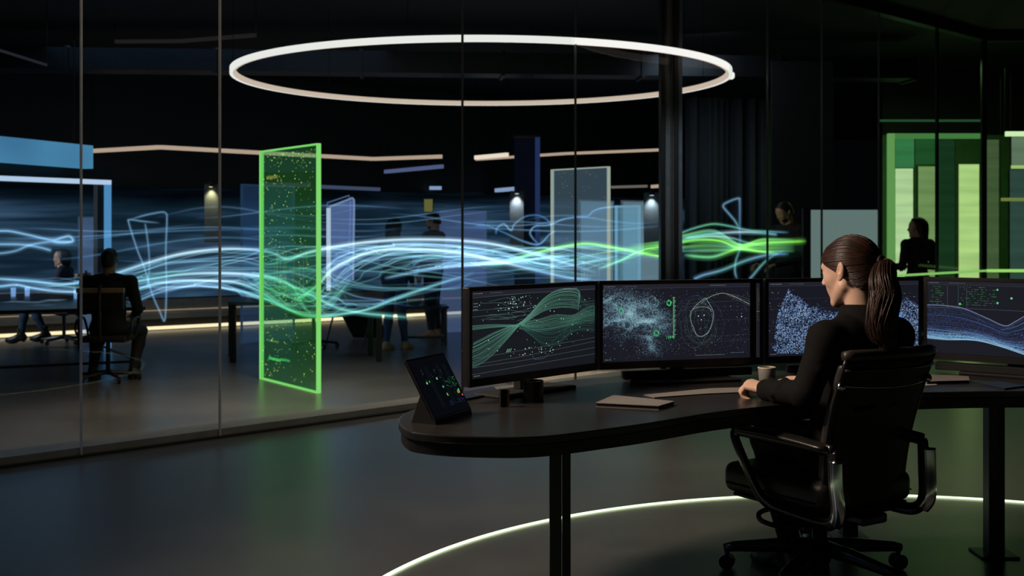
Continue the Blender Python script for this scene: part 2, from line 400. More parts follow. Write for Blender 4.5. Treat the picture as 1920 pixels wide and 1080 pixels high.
# ================================================================== monitors
SM = tinted_light('screen_picture', 1., add=False)
class Scr(MB):
    def __init__(s, w, h, bg): super().__init__(); s.w, s.h, s.k = w, h, 0; s.quad([(0, 0), (w, 0), (w, h), (0, h)], bg, 0)
    def quad(s, p, c, y=None):
        s.k += 1; yy = -.0006-(s.k % 40)*8e-6 if y is None else y
        s.add([(a-s.w/2, yy, b) for a, b in p], [(0, 1, 2, 3)], 0, c)
    def dot(s, x, y, r, c):
        if r < x < s.w-r and r < y < s.h-r: s.quad([(x-r, y-r), (x+r, y-r), (x+r, y+r), (x-r, y+r)], c)
    def ring(s, x, y, r, c, t=.0006, n=8):
        pts = [(x+r*math.cos(2*PI*i/n), y+r*math.sin(2*PI*i/n)) for i in range(n+1)]; s.line(pts, c, t)
    def line(s, pts, c, t=.0005, fade=None):
        s.k += 1; yy = -.0006-(s.k % 40)*8e-6; vs = []; cs = []; n = len(pts)
        for i, (x, y) in enumerate(pts):
            a = pts[max(i-1, 0)]; b = pts[min(i+1, n-1)]; dx, dy = b[0]-a[0], b[1]-a[1]; l = math.hypot(dx, dy)+1e-9
            ox, oy = -dy/l*t, dx/l*t
            for sg in (-1, 1):
                vs.append((min(max(x+sg*ox, .001), s.w-.001)-s.w/2, yy, min(max(y+sg*oy, .001), s.h-.001)))
            f = fade(i/(n-1)) if fade else 1.; cs += [tuple(q*f for q in c)]*2
        o = len(s.v); s.v += vs; s.c += cs
        for i in range(n-1): s.f.append((o+2*i, o+2*i+2, o+2*i+3, o+2*i+1)); s.m.append(0)
    def dashes(s, x, y, n, c, rnd, wd=.004, ht=.0012, gap=.002):
        for _ in range(n):
            q = wd*rnd.uniform(.4, 1.4)
            if x+q > s.w-.004: break
            s.quad([(x, y), (x+q, y), (x+q, y+ht), (x, y+ht)], c); x += q+gap
def noisefn(seed, n=6, f=(2, 16)):
    r = random.Random(seed); T = [(r.uniform(*f), r.uniform(0, 7), r.uniform(*f), r.uniform(0, 7)) for _ in range(n)]
    return lambda x, y: sum(math.sin(a*x+b+1.3*math.sin(c*y+d))*math.cos(c*y+d) for a, b, c, d in T)/n
BG = lin(24, 25, 34)
def frame_ui(s, rnd, c=lin(120, 125, 140)):
    s.quad([(0, s.h-.014), (s.w, s.h-.014), (s.w, s.h), (0, s.h)], lin(33, 33, 42))
    s.dashes(.008, s.h-.008, 9, lin(150, 150, 160), rnd); s.dashes(.09, s.h-.008, 12, lin(110, 112, 125), rnd); s.dashes(s.w*.72, s.h-.008, 14, lin(140, 145, 155), rnd)
    s.line([(0, s.h-.015), (s.w, s.h-.015)], lin(70, 74, 86), .0003)
    s.dashes(.01, .008, 5, lin(150, 160, 170), rnd)
SW, SH = .668, .292
def screen1():
    s = Scr(SW, SH, lin(21, 24, 29)); r = random.Random(4); frame_ui(s, r)
    W, H = SW, SH; g = lin(94, 152, 132); gd = lin(54, 100, 90)
    def bundle(key, n, spread, c, t=.00042):
        P = spline([(x*W, y*H, 0) for x, y, _ in key], 9); S = [Vector((sp, 0, 0)) for _, _, sp in key]; S = spline(S, 9)
        for i in range(n):
            u = (i/(n-1)-.5)*2; j = r.uniform(-.04, .04)
            pts = []
            for p, q in zip(P, S): pts.append((p.x+.012*u*q.x*W, p.y+(u+j)*q.x*H*spread))
            k = r.uniform(.35, 1.1); s.line(pts, tuple(k*x for x in c), t)
    bundle([(0, .27, .95), (.06, .3, 1.), (.16, .38, .9), (.28, .5, .45), (.36, .58, .12), (.44, .66, .25), (.55, .79, .55), (.68, .86, .75), (.83, .84, .8), (.86, .78, .6)], 24, .15, g)
    bundle([(.36, .57, .1), (.45, .5, .3), (.56, .42, .6), (.68, .42, .65), (.8, .5, .4), (.9, .54, .55), (1., .54, .7)], 20, .2, gd, .00045)
    bundle([(.36, .57, .2), (.5, .55, .35), (.65, .57, .45), (.8, .58, .3), (.92, .62, .5), (1., .63, .55)], 15, .2, g, .0004)
    bundle([(0, .59, .2), (.15, .59, .15), (.3, .575, .08), (.4, .57, .1)], 7, .12, g)
    bundle([(.86, .8, .55), (.93, .72, .4), (1., .7, .5)], 9, .15, gd)
    for y0, y1 in ((.93, .95), (.78, .8), (.71, .76), (.23, .33), (.16, .28), (.13, .2), (.05, .12)):
        s.line([(0, y0*H), (.4*W, (y0*.6+y1*.4)*H+r.uniform(-.004, .004)), (W, y1*H)], lin(84, 100, 108), .0004)
    s.line([(.62*W, .33*H), (.78*W, .5*H)], gd, .0004); s.line([(.46*W, .2*H), (.48*W, .14*H), (.56*W, .14*H), (.6*W, .19*H)], lin(80, 110, 150), .0004)
    wh = lin(170, 215, 205)
    for _ in range(40): s.dot(r.uniform(.25, .5)*W, r.uniform(.76, .92)*H, r.choice((.0008, .0012, .0018)), wh)
    for _ in range(60): s.dot(r.uniform(.05, .95)*W, r.uniform(.25, .9)*H, r.choice((.0007, .001, .0016)), wh)
    for _ in range(24): s.dot(r.uniform(.28, .66)*W, (.19+.1*r.random())*H, r.choice((.001, .0014, .002)), wh)
    for k in range(3): s.dashes(.008, (.86-.035*k)*H, 4, lin(150, 185, 175), r)
    for k in range(14):
        x, y = r.uniform(.05, .45)*W, r.uniform(.62, .93)*H; s.line([(x, y), (x+r.uniform(.03, .12), y+r.uniform(-.012, .012)), (x+.14, y+r.uniform(-.02, .02))], lin(90, 120, 120), .0003)
    for k in range(9): s.dot(.26*W+k*.003, .27*H+.004*(k % 3), .0013, lin(150, 230, 190))
    return s
def cloud(s, dens, n, cols, rnd, rad=(.0005, .0011), box=(0, 0, 1, 1), ring=0.):
    k = 0; tries = 0
    while k < n and tries < n*30:
        tries += 1; x, y = rnd.uniform(box[0], box[2]), rnd.uniform(box[1], box[3]); d = dens(x, y)
        if rnd.random() < d:
            c = cols[min(int((d*.75+rnd.random()*.35)*len(cols)), len(cols)-1)]
            if rnd.random() < ring: s.ring(x*s.w, y*s.h, rnd.uniform(.001, .0021), c, .0004, 6)
            else: s.dot(x*s.w, y*s.h, rnd.uniform(*rad), c)
            k += 1
def screen2():
    s = Scr(SW, SH, BG); r = random.Random(9); frame_ui(s, r); W, H = SW, SH
    nf = noisefn(3, 7, (4, 26)); nf2 = noisefn(8, 6, (20, 60))
    def dens(x, y):
        band = math.exp(-((y-(.68-.55*max(x-.05, 0)))/.23)**2)*max(0, 1-max(0, x-.3)/.2)+.5*math.exp(-((x-.32)/.07)**2-((y-.2)/.16)**2)
        v = nf(x, y*.6); vein = math.exp(-(v/.14)**2)
        return max(0., min(1, band*(.35+.65*vein)*(.75+.5*nf2(x, y))))
    cols = [lin(58, 70, 86), lin(82, 104, 122), lin(108, 142, 158), lin(135, 178, 192), lin(165, 205, 215)]
    cloud(s, dens, 15000, cols, r, (.0003, .0009), (0, .05, .5, .96))
    cloud(s, lambda x, y: .5, 260, cols, r, (.0004, .0012), (.0, .04, .48, .95))
    for k in range(34):                                  # cell-like voids in the cloud
        cx, cy, q = r.uniform(.02, .36), r.uniform(.42, .82), r.uniform(.012, .036)
        for _ in range(130): a = r.uniform(0, 7); m = q*r.gauss(1, .13); s.dot(cx*W+m*W*.8*math.cos(a), cy*H+m*W*.8*math.sin(a), r.uniform(.0003, .0008), tuple(q_*r.uniform(.5, 1.) for q_ in cols[3]))
    gr = lin(70, 190, 115)
    for (x, y, q) in ((.12, .66, .011), (.355, .36, .014), (.44, .75, .012)):
        for _ in range(60): a = r.uniform(0, 7); m = q*r.uniform(.45, 1.); s.dot(x*W+m*math.cos(a), y*H+m*math.sin(a), r.uniform(.0006, .0013), gr)
        s.ring(x*W, y*H, q*.8, gr, .0008, 14)
    s.quad([(.468*W, .28*H), (.474*W, .28*H), (.474*W, .83*H), (.468*W, .83*H)], lin(92, 150, 95))
    for k in range(26): s.quad([(.474*W, (.29+.021*k)*H), ((.478+.004*(k % 3))*W, (.29+.021*k)*H), ((.478+.004*(k % 3))*W, (.298+.021*k)*H), (.474*W, (.298+.021*k)*H)], lin(90, 180, 120))
    for k in range(30): s.dot(r.uniform(.42, .47)*W, r.uniform(.29, .32)*H, .0012, gr)
    gy = lin(96, 106, 118)
    for k in range(15):                                  # loose web of rings and links
        a0 = r.uniform(0, 6); cx, cy, ra, rb = r.uniform(.6, .7), r.uniform(.42, .58), r.uniform(.05, .13), r.uniform(.2, .36)
        pts = [((cx+ra*math.cos(a0+i*.16)*(1+.06*math.sin(3*i*.16)))*W, (cy+rb*math.sin(a0+i*.16))*H) for i in range(r.randint(12, 38))]
        s.line(pts, tuple(q*r.uniform(.25, .75) for q in gy), .0003)
    head = [(.69,.81),(.64,.74),(.6,.66),(.585,.6),(.59,.5),(.61,.4),(.63,.32),(.66,.3),(.7,.34),(.725,.42),(.74,.52),(.745,.6),(.73,.68),(.69,.81)]
    s.line([(p.x*W, p.y*H) for p in spline([(x, y, 0) for x, y in head], 5)], lin(140, 160, 165), .0008)
    s.line([(p.x*W, p.y*H) for p in spline([(.6,.66,0),(.65,.69,0),(.7,.68,0),(.735,.64,0)], 5)], lin(130, 165, 140), .0007)
    s.line([(p.x*W, p.y*H) for p in spline([(.66,.74,0),(.7,.8,0),(.76,.85,0),(.82,.865,0),(.9,.81,0),(1,.71,0)], 6)], lin(150, 165, 130), .0008)
    for k in range(4): s.line([(p.x*W, p.y*H) for p in spline([(.82,.865,0),(.9,.84-.02*k,0),(1,.78-.03*k,0)], 5)], gy, .0003)
    for k in range(8): y = r.uniform(.1, .9); s.line([(.5*W, y*H), (W, (y+r.uniform(-.03, .03))*H)], lin(56, 60, 72), .0003)
    cloud(s, lambda x, y: .5, 420, [lin(70, 80, 92), lin(110, 125, 135), lin(160, 175, 180)], r, (.0004, .0009), (.48, .06, 1, .92))
    for k in range(90): a = r.uniform(0, 7); s.dot((.662+.075*math.cos(a))*W, (.52+.22*math.sin(a))*H, r.uniform(.0005, .001), lin(150, 165, 170))
    for (x, y, c) in ((.94, .55, (240, 200, 210)), (.94, .59, (190, 60, 60)), (.66, .52, (120, 220, 150)), (.64, .57, (200, 210, 220)), (.68, .58, (200, 210, 220))): s.dot(x*W, y*H, .002, lin(*c))
    s.dashes(.62*W, .05*H, 26, lin(120, 130, 140), r); s.dashes(.86*W, .07*H, 12, lin(110, 120, 140), r)
    # narrow ledger column at the right edge
    return s
def side_strip():
    s = Scr(.026, SH, lin(31, 32, 38)); r = random.Random(2)
    cs = [(150, 110, 60), (90, 130, 80), (140, 70, 60), (110, 110, 110)]
    for k in range(44):
        y = SH*(.93-.013*k)
        if k > 30 and r.random() < .75: continue
        s.dashes(.003, y, r.randint(1, 4), lin(*[q*.7 for q in r.choice(cs)]), r, .004, .0011, .0012)
    s.quad([(.002, SH*.62), (.024, SH*.62), (.024, SH*.622), (.002, SH*.622)], lin(190, 170, 70))
    return s
def screen3():
    s = Scr(SW, SH, BG); r = random.Random(21); frame_ui(s, r); W, H = SW, SH
    nf = noisefn(5, 6, (10, 40)); top = [(0,.0),(.04,.3),(.06,.62),(.1,.8),(.13,.93),(.16,.86),(.2,.84),(.26,.7),(.32,.68),(.38,.62),(.43,.6),(.5,.66),(.55,.72),(.62,.7),(.72,.66),(.8,.7),(.86,.74),(.92,.78),(.97,.72),(1,.7)]
    def dens(x, y):
        h = np.interp(x, [a for a, _ in top], [b for _, b in top])
        e = (h-y)/.06
        if x < .06: e = min(e, (x-.035-.015*math.sin(y*40))/.01)
        return max(0., min(1, e))*(.72+.3*nf(x, y*.5))
    cols = [lin(58, 76, 120), lin(80, 106, 158), lin(104, 136, 188), lin(132, 166, 212), lin(176, 205, 236)]
    cloud(s, dens, 5200, cols[:3], r, (.0005, .0013), (0, .03, 1, .96), .2); cloud(s, dens, 5200, cols, r, (.0004, .0012), (0, .03, 1, .96), .4)
    cloud(s, lambda x, y: .5, 200, [lin(110, 130, 160), lin(190, 170, 130)], r, (.0005, .0012), (0, .05, 1, .9))
    s.quad([(.38*W, .03*H), (.72*W, .03*H), (.72*W, .04*H), (.38*W, .04*H)], lin(110, 160, 240))
    for k in range(8): y = r.uniform(.1, .9); s.line([(0, y*H), (W, (y+r.uniform(-.02, .02))*H)], lin(52, 58, 74), .0003)
    s.quad([(.845*W, .42*H), (.885*W, .4*H), (.89*W, .54*H), (.86*W, .58*H)], lin(60, 120, 190))
    return s
def screen4():
    s = Scr(SW, SH, BG); r = random.Random(31); frame_ui(s, r); W, H = SW, SH
    lo = [(0,.2,0),(.12,.19,0),(.3,.2,0),(.45,.13,0),(.6,.03,0),(.75,.0,0),(1,.05,0)]
    hi = [(0,.66,0),(.1,.66,0),(.22,.63,0),(.35,.52,0),(.46,.42,0),(.52,.48,0),(.62,.62,0),(.75,.73,0),(.88,.78,0),(1,.7,0)]
    lo = spline(lo, 12); hi = spline(hi, 12)
    lx, ly, hx, hy = [p.x for p in lo], [p.y for p in lo], [p.x for p in hi], [p.y for p in hi]
    cb = [lin(50, 66, 108), lin(74, 100, 150), lin(104, 140, 195), lin(130, 185, 225)]
    for k in range(58):
        u = (k/57)**1.5; ph = r.uniform(0, 6); fr = r.uniform(5, 12); pts = []
        for i in range(61):
            x = i/60; a = np.interp(x, lx, ly); b = np.interp(x, hx, hy); pts.append((x*W, (a+(b-a)*u+.008*math.sin(fr*x+ph))*H))
        c = cb[3] if u < .12 else (cb[2] if u < .3 else (cb[1] if r.random() < .4 else cb[0]))
        s.line(pts, tuple(q*r.uniform(.5, 1.) for q in c), .0006 if u < .2 else .0004)
    s.line([(p.x*W, p.y*H) for p in hi], lin(150, 165, 185), .0007); s.line([(p.x*W, p.y*H) for p in lo], lin(150, 180, 215), .0007)
    s.line([(p.x*W, p.y*H) for p in spline([(.44,.36,0),(.55,.44,0),(.65,.62,0),(.8,.86,0)], 6)], lin(110, 125, 150), .0005)
    def dens(x, y):
        a, b = np.interp(x, lx, ly), np.interp(x, hx, hy); u = (y-a)/(b-a+1e-6)
        return 0. if (u < 0 or u > 1) else (.9*math.exp(-(u/.25)**2)+.15)
    cloud(s, dens, 4200, cb, r, (.0003, .001))
    gr = lin(70, 170, 100)
    for _ in range(110): s.dashes(W*r.choice((.02, .05, .2, .24, .28, .32, .36))+r.uniform(0, .03), H*(.68+.03*r.randint(0, 8)), r.randint(1, 3), tuple(q*r.uniform(.4, 1) for q in gr), r, .003, .0014)
    for (x, y, q) in ((.2, .69, .004), (.42, .72, .004), (.42, .9, .003), (.5, .79, .004)): s.ring(x*W, y*H, q*.7, lin(110, 220, 140), .0015, 10)
    for x in (.125, .19, .24): s.line([(x*W, .63*H), (x*W, .94*H)], lin(80, 105, 100), .0004)
    s.line([(0, .635*H), (.75*W, .62*H)], lin(90, 95, 110), .0004); s.line([(.62*W, .93*H), (W, .91*H)], lin(170, 175, 185), .0006)
    for k in range(40): s.dot(r.uniform(.55, 1)*W, (.3+.05*r.randint(0, 8))*H, r.choice((.0007, .0012, .0018)), lin(165, 180, 205))
    return s
mon = [((-.146, 4.01), (.322, 4.53), screen1, 'wide black monitor showing green flow lines, beside the tilted tablet'),
       ((.328, 4.53), (.99, 4.735), screen2, 'wide black monitor showing a pale dot cloud with green rings and a green bar'),
       ((.998, 4.738), (1.684, 4.935), screen3, 'wide black monitor behind the woman showing a dense blue-white dot cloud'),
       ((1.692, 4.935), (2.24, 4.51), screen4, 'wide black monitor showing blue wave lines, on the far side of the chair')]
MW, MH, MZ = .70, .335, .694
for i, (a, b, fn, lab) in enumerate(mon):
    A, B = Vector((*a, 0)), Vector((*b, 0)); d = B-A; L = d.length
    m = thing('monitor', lab, 'monitor', ((A+B)/2).to_tuple(), math.atan2(d.y, d.x), 'curved row of monitors on the desk')
    hw = L/2-.001
    MB().box((-hw, .001, MZ), (hw, .03, MZ+MH)).box((-.22, .03, MZ+.05), (.22, .055, MZ+MH-.06)).build('housing', M['plastic'], m, bevel=.004)
    bz = .014; mb = MB()
    mb.box((-hw, -.004, MZ), (-hw+bz, .001, MZ+MH)).box((hw-bz, -.004, MZ), (hw, .001, MZ+MH)).box((-hw+bz, -.004, MZ+MH-.013), (hw-bz, .001, MZ+MH)).box((-hw+bz, -.004, MZ), (hw-bz, .001, MZ+.026))
    mb.build('bezel', M['black'], m)
    s = fn(); off = 0
    ww = 2*(hw-bz)
    if i == 1:
        st = side_strip().build('side_screen', SM, m, colors=True, loc=(hw-.016-.0, -.0005, MZ+.026)); ww -= .042; off = -.021
    o = s.build('screen', SM, m, colors=True, loc=(off, -.0005, MZ+.027)); o.scale = (ww/SW, 1, (MH-.042)/SH)
    MB().box((-.03, .05, DZ+.012), (.03, .085, MZ+.2)).box((-.06, .03, MZ+.1), (.06, .06, MZ+.2)).build('stand_neck', M['plastic'], m, bevel=.003)
    fb = -.1 if i in (1, 2) else -.02
    MB().box((-.2, fb, DZ), (.2, .12, DZ+.012)).build('stand_foot', M['black_matt'], m, bevel=.004)
    if i in (1, 2, 3): MB().box((-.24 if i < 3 else -.3, .0, DZ+.012), (.3, .045, MZ-.012)).build('sound_bar', mat('speaker_grille', (.006, .0065, .007), .75, scale=400, bump=.3), m, bevel=.003)

# ================================================================== things on the desk
# tilted tablet on its wedge stand
tb = thing('tablet', 'black tablet with lit green meters leaning in a wedge stand at the desk end', 'tablet', (-.245, 3.62, DZ), 0)
def tb_pt(px, py, d): return at(px, py, d)-Vector((-.245, 3.62, DZ))
BLc, BRc = tb_pt(815, 780, 3.58), tb_pt(883, 757, 3.80); BLc.z = BRc.z = .014
TLc = tb_pt(771, 673, 3.66); TRc = BRc+(TLc-BLc)*.92; TRc = tb_pt(850, 658, 3.9)
ex = (BRc-BLc); wT = ex.length; ex.normalize(); up = ((TLc+TRc)/2-(BLc+BRc)/2); up -= ex*up.dot(ex); hT = up.length; up.normalize(); nz_ = ex.cross(up)
Mt = Matrix(((ex.x, -nz_.x, up.x, BLc.x), (ex.y, -nz_.y, up.y, BLc.y), (ex.z, -nz_.z, up.z, BLc.z), (0, 0, 0, 1)))
MB().box((0, 0, 0), (wT, .009, hT), 0, Mt).build('case', M['plastic'], tb, bevel=.002)
mb = MB(); e = .0012
for lo, hi in (((0, -.001, 0), (e, .004, hT)), ((wT-e, -.001, 0), (wT, .004, hT)), ((e, -.001, 0), (wT-e, .004, e)), ((e, -.001, hT-e), (wT-e, .004, hT))): mb.box(lo, hi, 0, Mt)
mb.build('metal_rim', M['rim'], tb)
s = Scr(wT-.01, hT-.012, lin(6, 8, 13)); r = random.Random(6); W, H = s.w, s.h
for (x, y, c) in ((.2, .56, (110, 235, 120)), (.29, .575, (110, 235, 120)), (.5, .6, (110, 235, 120)), (.62, .615, (110, 235, 120)), (.86, .65, (110, 225, 120)), (.56, .44, (80, 190, 110)), (.62, .46, (80, 190, 110)), (.92, .33, (90, 210, 150)), (.96, .23, (220, 70, 60))): s.quad([(x*W, y*H), ((x+.03)*W, y*H), ((x+.03)*W, (y+.035)*H), (x*W, (y+.035)*H)], lin(*c))
for k, x in enumerate((.58, .62, .66, .8, .84, .88, .92)): s.quad([(x*W, .29*H), ((x+.02)*W, .29*H), ((x+.02)*W, .34*H), (x*W, .34*H)], lin(*((120, 210, 90) if k % 3 == 0 else (220, 205, 90))))
for _ in range(60): s.dot(r.uniform(.66, .98)*W, r.uniform(.42, .6)*H, r.choice((.0006, .001)), lin(60, 160, 95))
for _ in range(30): s.dot(r.choice((.2, .22, .42, .5, .54, .7))*W+r.uniform(0, .003), r.uniform(.6, .82)*H, .0007, lin(110, 115, 150))
for _ in range(26): s.dot(r.uniform(.55, .95)*W, r.uniform(.13, .2)*H, .0008, lin(70, 80, 170))
for x in (.3, .62, .8): s.quad([(x*W, .12*H), ((x+.1)*W, .12*H), ((x+.1)*W, .85*H), (x*W, .85*H)], lin(9, 14, 18))
ob = s.build('screen', SM, tb, colors=True); ob.matrix_local = Mt @ Matrix.Translation((wT/2, -.0012, .006))
A, B = BLc.copy(), BRc.copy(); A.z = B.z = 0
bk = Mt.to_3x3() @ Vector((0, 1, 0)); bk.z = 0; bk.normalize()
mb = MB(); Ph = Mt @ Vector((0, .0095, hT*.42)); Qh = Mt @ Vector((wT, .0095, hT*.42)); C1, D1 = A+bk*.15, B+bk*.15
C1 = tb_pt(771, 788, 3.62); C1.z = 0; D1 = C1+(B-A)*.95
A2, B2 = A-bk*.004, B-bk*.004
mb.add([A2, B2, D1, C1, Ph, Qh, Mt @ Vector((0, .0, 0)), Mt @ Vector((wT, 0, 0))], [(0, 3, 2, 1), (3, 4, 5, 2), (0, 1, 7, 6), (6, 7, 5, 4), (0, 6, 4, 3), (1, 2, 5, 7)])
mb.build('wedge_stand', M['black_matt'], tb)
# black mug
p = at(1000, 755, 4.07); p.z = DZ
mg = thing('mug', 'black handleless mug standing in front of the green-line monitor', 'cup', p)
MB().lathe([(0, 0), (.03, 0), (.0335, .004), (.0345, .01), (.0345, .07), (.0335, .072), (.032, .07), (.032, .02), (0, .018)], n=36).build('cup', M['black'], mg, smooth=True)
MB().lathe([(.0336, .0), (.0351, .0), (.0351, .006), (.0336, .006)], n=36).build('base_band', M['black_matt'], mg)
# small black and brass block
p = at(946, 765, 3.95); p.z = DZ
bl = thing('card_holder', 'small upright black block with a brass edge beside the black mug', 'holder', p, .25)
MB().box((-.016, -.012, 0), (.006, .012, .058)).build('block', M['black'], bl, bevel=.001)
MB().box((.006, -.009, .003), (.0145, .009, .0575)).build('brass_edge', M['brass'], bl, bevel=.001)
# notebook, champagne cover
def book(name, lab, cat, P, th, cover, pages, order=None):
    c = sum((Vector(q) for q in P), Vector())/4; c.z = P[0][2]
    e = thing(name, lab, cat, c); pl = [(q[0]-c.x, q[1]-c.y) for q in P]
    MB().prism(pl, 0, .002).prism(pl, th-.002, th).build('cover', cover, e)
    MB().prism(inset(pl, .003), .002, th-.002).build('page_block', pages, e)
    return e
def on_desk(px, py, z=DZ): d = F*(EYE-z)/(py-HOR); return Vector(((px-960)*d/F, d, z))
q = [on_desk(1117, 763), on_desk(1235, 769), on_desk(1265, 760), on_desk(1150, 748)]
book('notebook', 'slim champagne-covered notebook lying closed on the desk front', 'notebook', q, .014, M['silver'], M['black_matt'])
q = [on_desk(1227, 747), on_desk(1330, 739.5), on_desk(1392, 737), on_desk(1392, 728), on_desk(1330, 730), on_desk(1207, 742)]
c0 = sum(q, Vector())/6; kb = thing('desk_mat', 'long thin grey pad on the desk reaching under the woman\'s hand', 'pad', c0)
MB().prism([(v.x-c0.x, v.y-c0.y) for v in q], 0, .004).build('pad', M['silver'], kb)
MB().prism(inset([(v.x-c0.x, v.y-c0.y) for v in q], -.002), 0, .0015).build('pad_base', M['black_matt'], kb)
# grey coffee cup
p = at(1438, 709, 4.62); p.z = DZ
cp = thing('coffee_cup', 'small grey coffee cup with a pale rim beyond the woman\'s hands', 'cup', p)
MB().lathe([(0, 0), (.028, 0), (.0305, .004), (.034, .052), (.0333, .0535), (.0318, .052), (.029, .012), (0, .01)], n=36).build('cup', M['ceramic'], cp, smooth=True)
MB().lathe([(.0345, .0505), (.0345, .0545), (.0312, .0545), (.0312, .0505), (.0345, .0505)], n=36).build('rim', M['ceramic_in'], cp, smooth=True)
MB().lathe([(0, .042), (.031, .042)], n=36).build('coffee', M['coffee'], cp)
# folded papers and dark folder on the far wing of the desk
q = [on_desk(1737, 721), on_desk(1818, 719), on_desk(1816, 711), on_desk(1738, 707)]
book('notebook', 'taupe notebook lying on the desk just beyond the chair back', 'notebook', q, .012, M['brown_cover'], M['black_matt'])
q = [on_desk(1728, 724), on_desk(1757, 722), on_desk(1750, 712), on_desk(1728, 714)]
c0 = sum(q, Vector())/4; tag(MB().prism([(v.x-c0.x, v.y-c0.y) for v in q], 0, .0015).build('paper_sheet', M['paper'], loc=c0), 'loose pale paper sheet poking from under the taupe notebook', 'paper')
q = [on_desk(1836, 721), on_desk(1884, 731), on_desk(1924, 726), on_desk(1872, 717)]
book('folder', 'thin navy folder lying on the desk in front of the wave-line monitor', 'folder', q, .006, M['navy_cover'], M['black_matt'])
# slim dark tray and a little speaker behind the tablet
q = [on_desk(872, 752), on_desk(936, 739), on_desk(926, 729), on_desk(868, 738)]
book('notebook', 'flat dark notebook lying under the first monitor beside the tablet', 'notebook', q, .008, M['navy_cover'], M['black_matt'])
p = on_desk(871, 722); sp = thing('speaker', 'narrow black speaker standing between tablet and first monitor', 'speaker', p)
MB().box((-.011, -.011, 0), (.011, .03, .13)).build('body', M['plastic'], sp, bevel=.003); MB().box((-.009, -.0125, .012), (.009, -.011, .12)).build('grille', M['black_matt'], sp)
# ================================================================== the task chair
TH = math.radians(33)
ch = thing('office_chair', 'black high-backed office chair with chrome arm loops carrying the woman at the desk', 'chair', (1.035, 4.2, 0), TH)
def backpt(u, v):                   # u -1..1 across, v 0..1 up the back
    z = .315+.5*v; wd = .192+.022*min(v, .7)/.7
    if v < .1: wd -= .03*(1-v/.1)
    y = -.285-.035*math.sin(v*PI*.9)*0-.115*v**1.25+.02*math.sin(v*3.1)+.032*u*u
    return Vector((u*wd, y, z))
def shell(th, u0, u1, v0, v1, nu=14, nv=22, off=0.):
    mb = MB(); vs = []
    for s in (0, 1):
        for i in range(nu+1):
            for j in range(nv+1):
                u, v = u0+(u1-u0)*i/nu, v0+(v1-v0)*j/nv; p = backpt(u, v); p.y += off+(th if s else 0); vs.append(p)
    K = (nu+1)*(nv+1); idx = lambda s, i, j: s*K+i*(nv+1)+j; fs = []
    for i in range(nu):
        for j in range(nv):
            fs.append((idx(0, i, j), idx(0, i+1, j), idx(0, i+1, j+1), idx(0, i, j+1))); fs.append((idx(1, i, j), idx(1, i, j+1), idx(1, i+1, j+1), idx(1, i+1, j)))
    for i in range(nu):
        fs.append((idx(0, i, 0), idx(1, i, 0), idx(1, i+1, 0), idx(0, i+1, 0))); fs.append((idx(0, i, nv), idx(0, i+1, nv), idx(1, i+1, nv), idx(1, i, nv)))
    for j in range(nv):
        fs.append((idx(0, 0, j), idx(0, 0, j+1), idx(1, 0, j+1), idx(1, 0, j))); fs.append((idx(0, nu, j), idx(1, nu, j), idx(1, nu, j+1), idx(0, nu, j+1)))
    return mb.add(vs, fs)
shell(.028, -.93, .93, 0, .985).build('backrest', M['mesh'], ch, smooth=True)
shell(.026, -.9, .9, .1, .95, off=.03).build('back_cushion', M['leather'], ch, smooth=True, bevel=.008)
mb = MB()
for s in (-1, 1): mb.tube([backpt(s*.97, v)+Vector((0, .006, 0)) for v in np.linspace(.02, .99, 26)], .0115, 10, flat=.8)
mb.build('back_frame', M['black'], ch, smooth=True)
MB().tube([backpt(u, .985)+Vector((0, .012, .014)) for u in np.linspace(-1.0, 1.0, 16)], [.016]+[.02]*14+[.016], 14).build('headrail', M['leather'], ch, smooth=True)
mb = MB().tube([backpt(u, .93)+Vector((0, -.006-.014*(1-u*u), -.004)) for u in np.linspace(-1., 1., 18)], .006, 8, flat=1.)
mb.build('top_rail', mat('blue_black_rail', (.05, .06, .075), .25, .7), ch, smooth=True)
mb = MB().tube([backpt(u, .825)+Vector((0, -.01-.012*(1-u*u), -.012*(1-u*u))) for u in np.linspace(-1., 1., 18)], .0028, 8)
mb.build('back_bar', M['chrome'], ch, smooth=True)
for s in (-1, 1):
    p = backpt(s*.985, .82); MB().lathe([(0, 0), (.013, 0), (.014, .004), (.014, .012), (.011, .015), (.005, .016), (0, .016)], n=20, M=Matrix.Translation(p+Vector((0, .0, 0))) @ Matrix.Rotation(PI/2, 4, 'X')).build('hinge_cap', M['chrome'], ch, smooth=True)
MB().box((-.222, -.275, .3), (.222, .2, .405)).build('seat', M['leather'], ch, smooth=True, bevel=.035, seg=5)
MB().tube([(-.225, -.26, .335), (-.225, .17, .335), (-.19, .203, .335), (.19, .203, .335), (.225, .17, .335), (.225, -.26, .335)], .003, 6).build('seat_piping', M['black'], ch)
mb = MB(); mb.box((-.205, -.26, .288), (.205, .16, .302)); mb.build('seat_pan', M['plastic'], ch, bevel=.006)
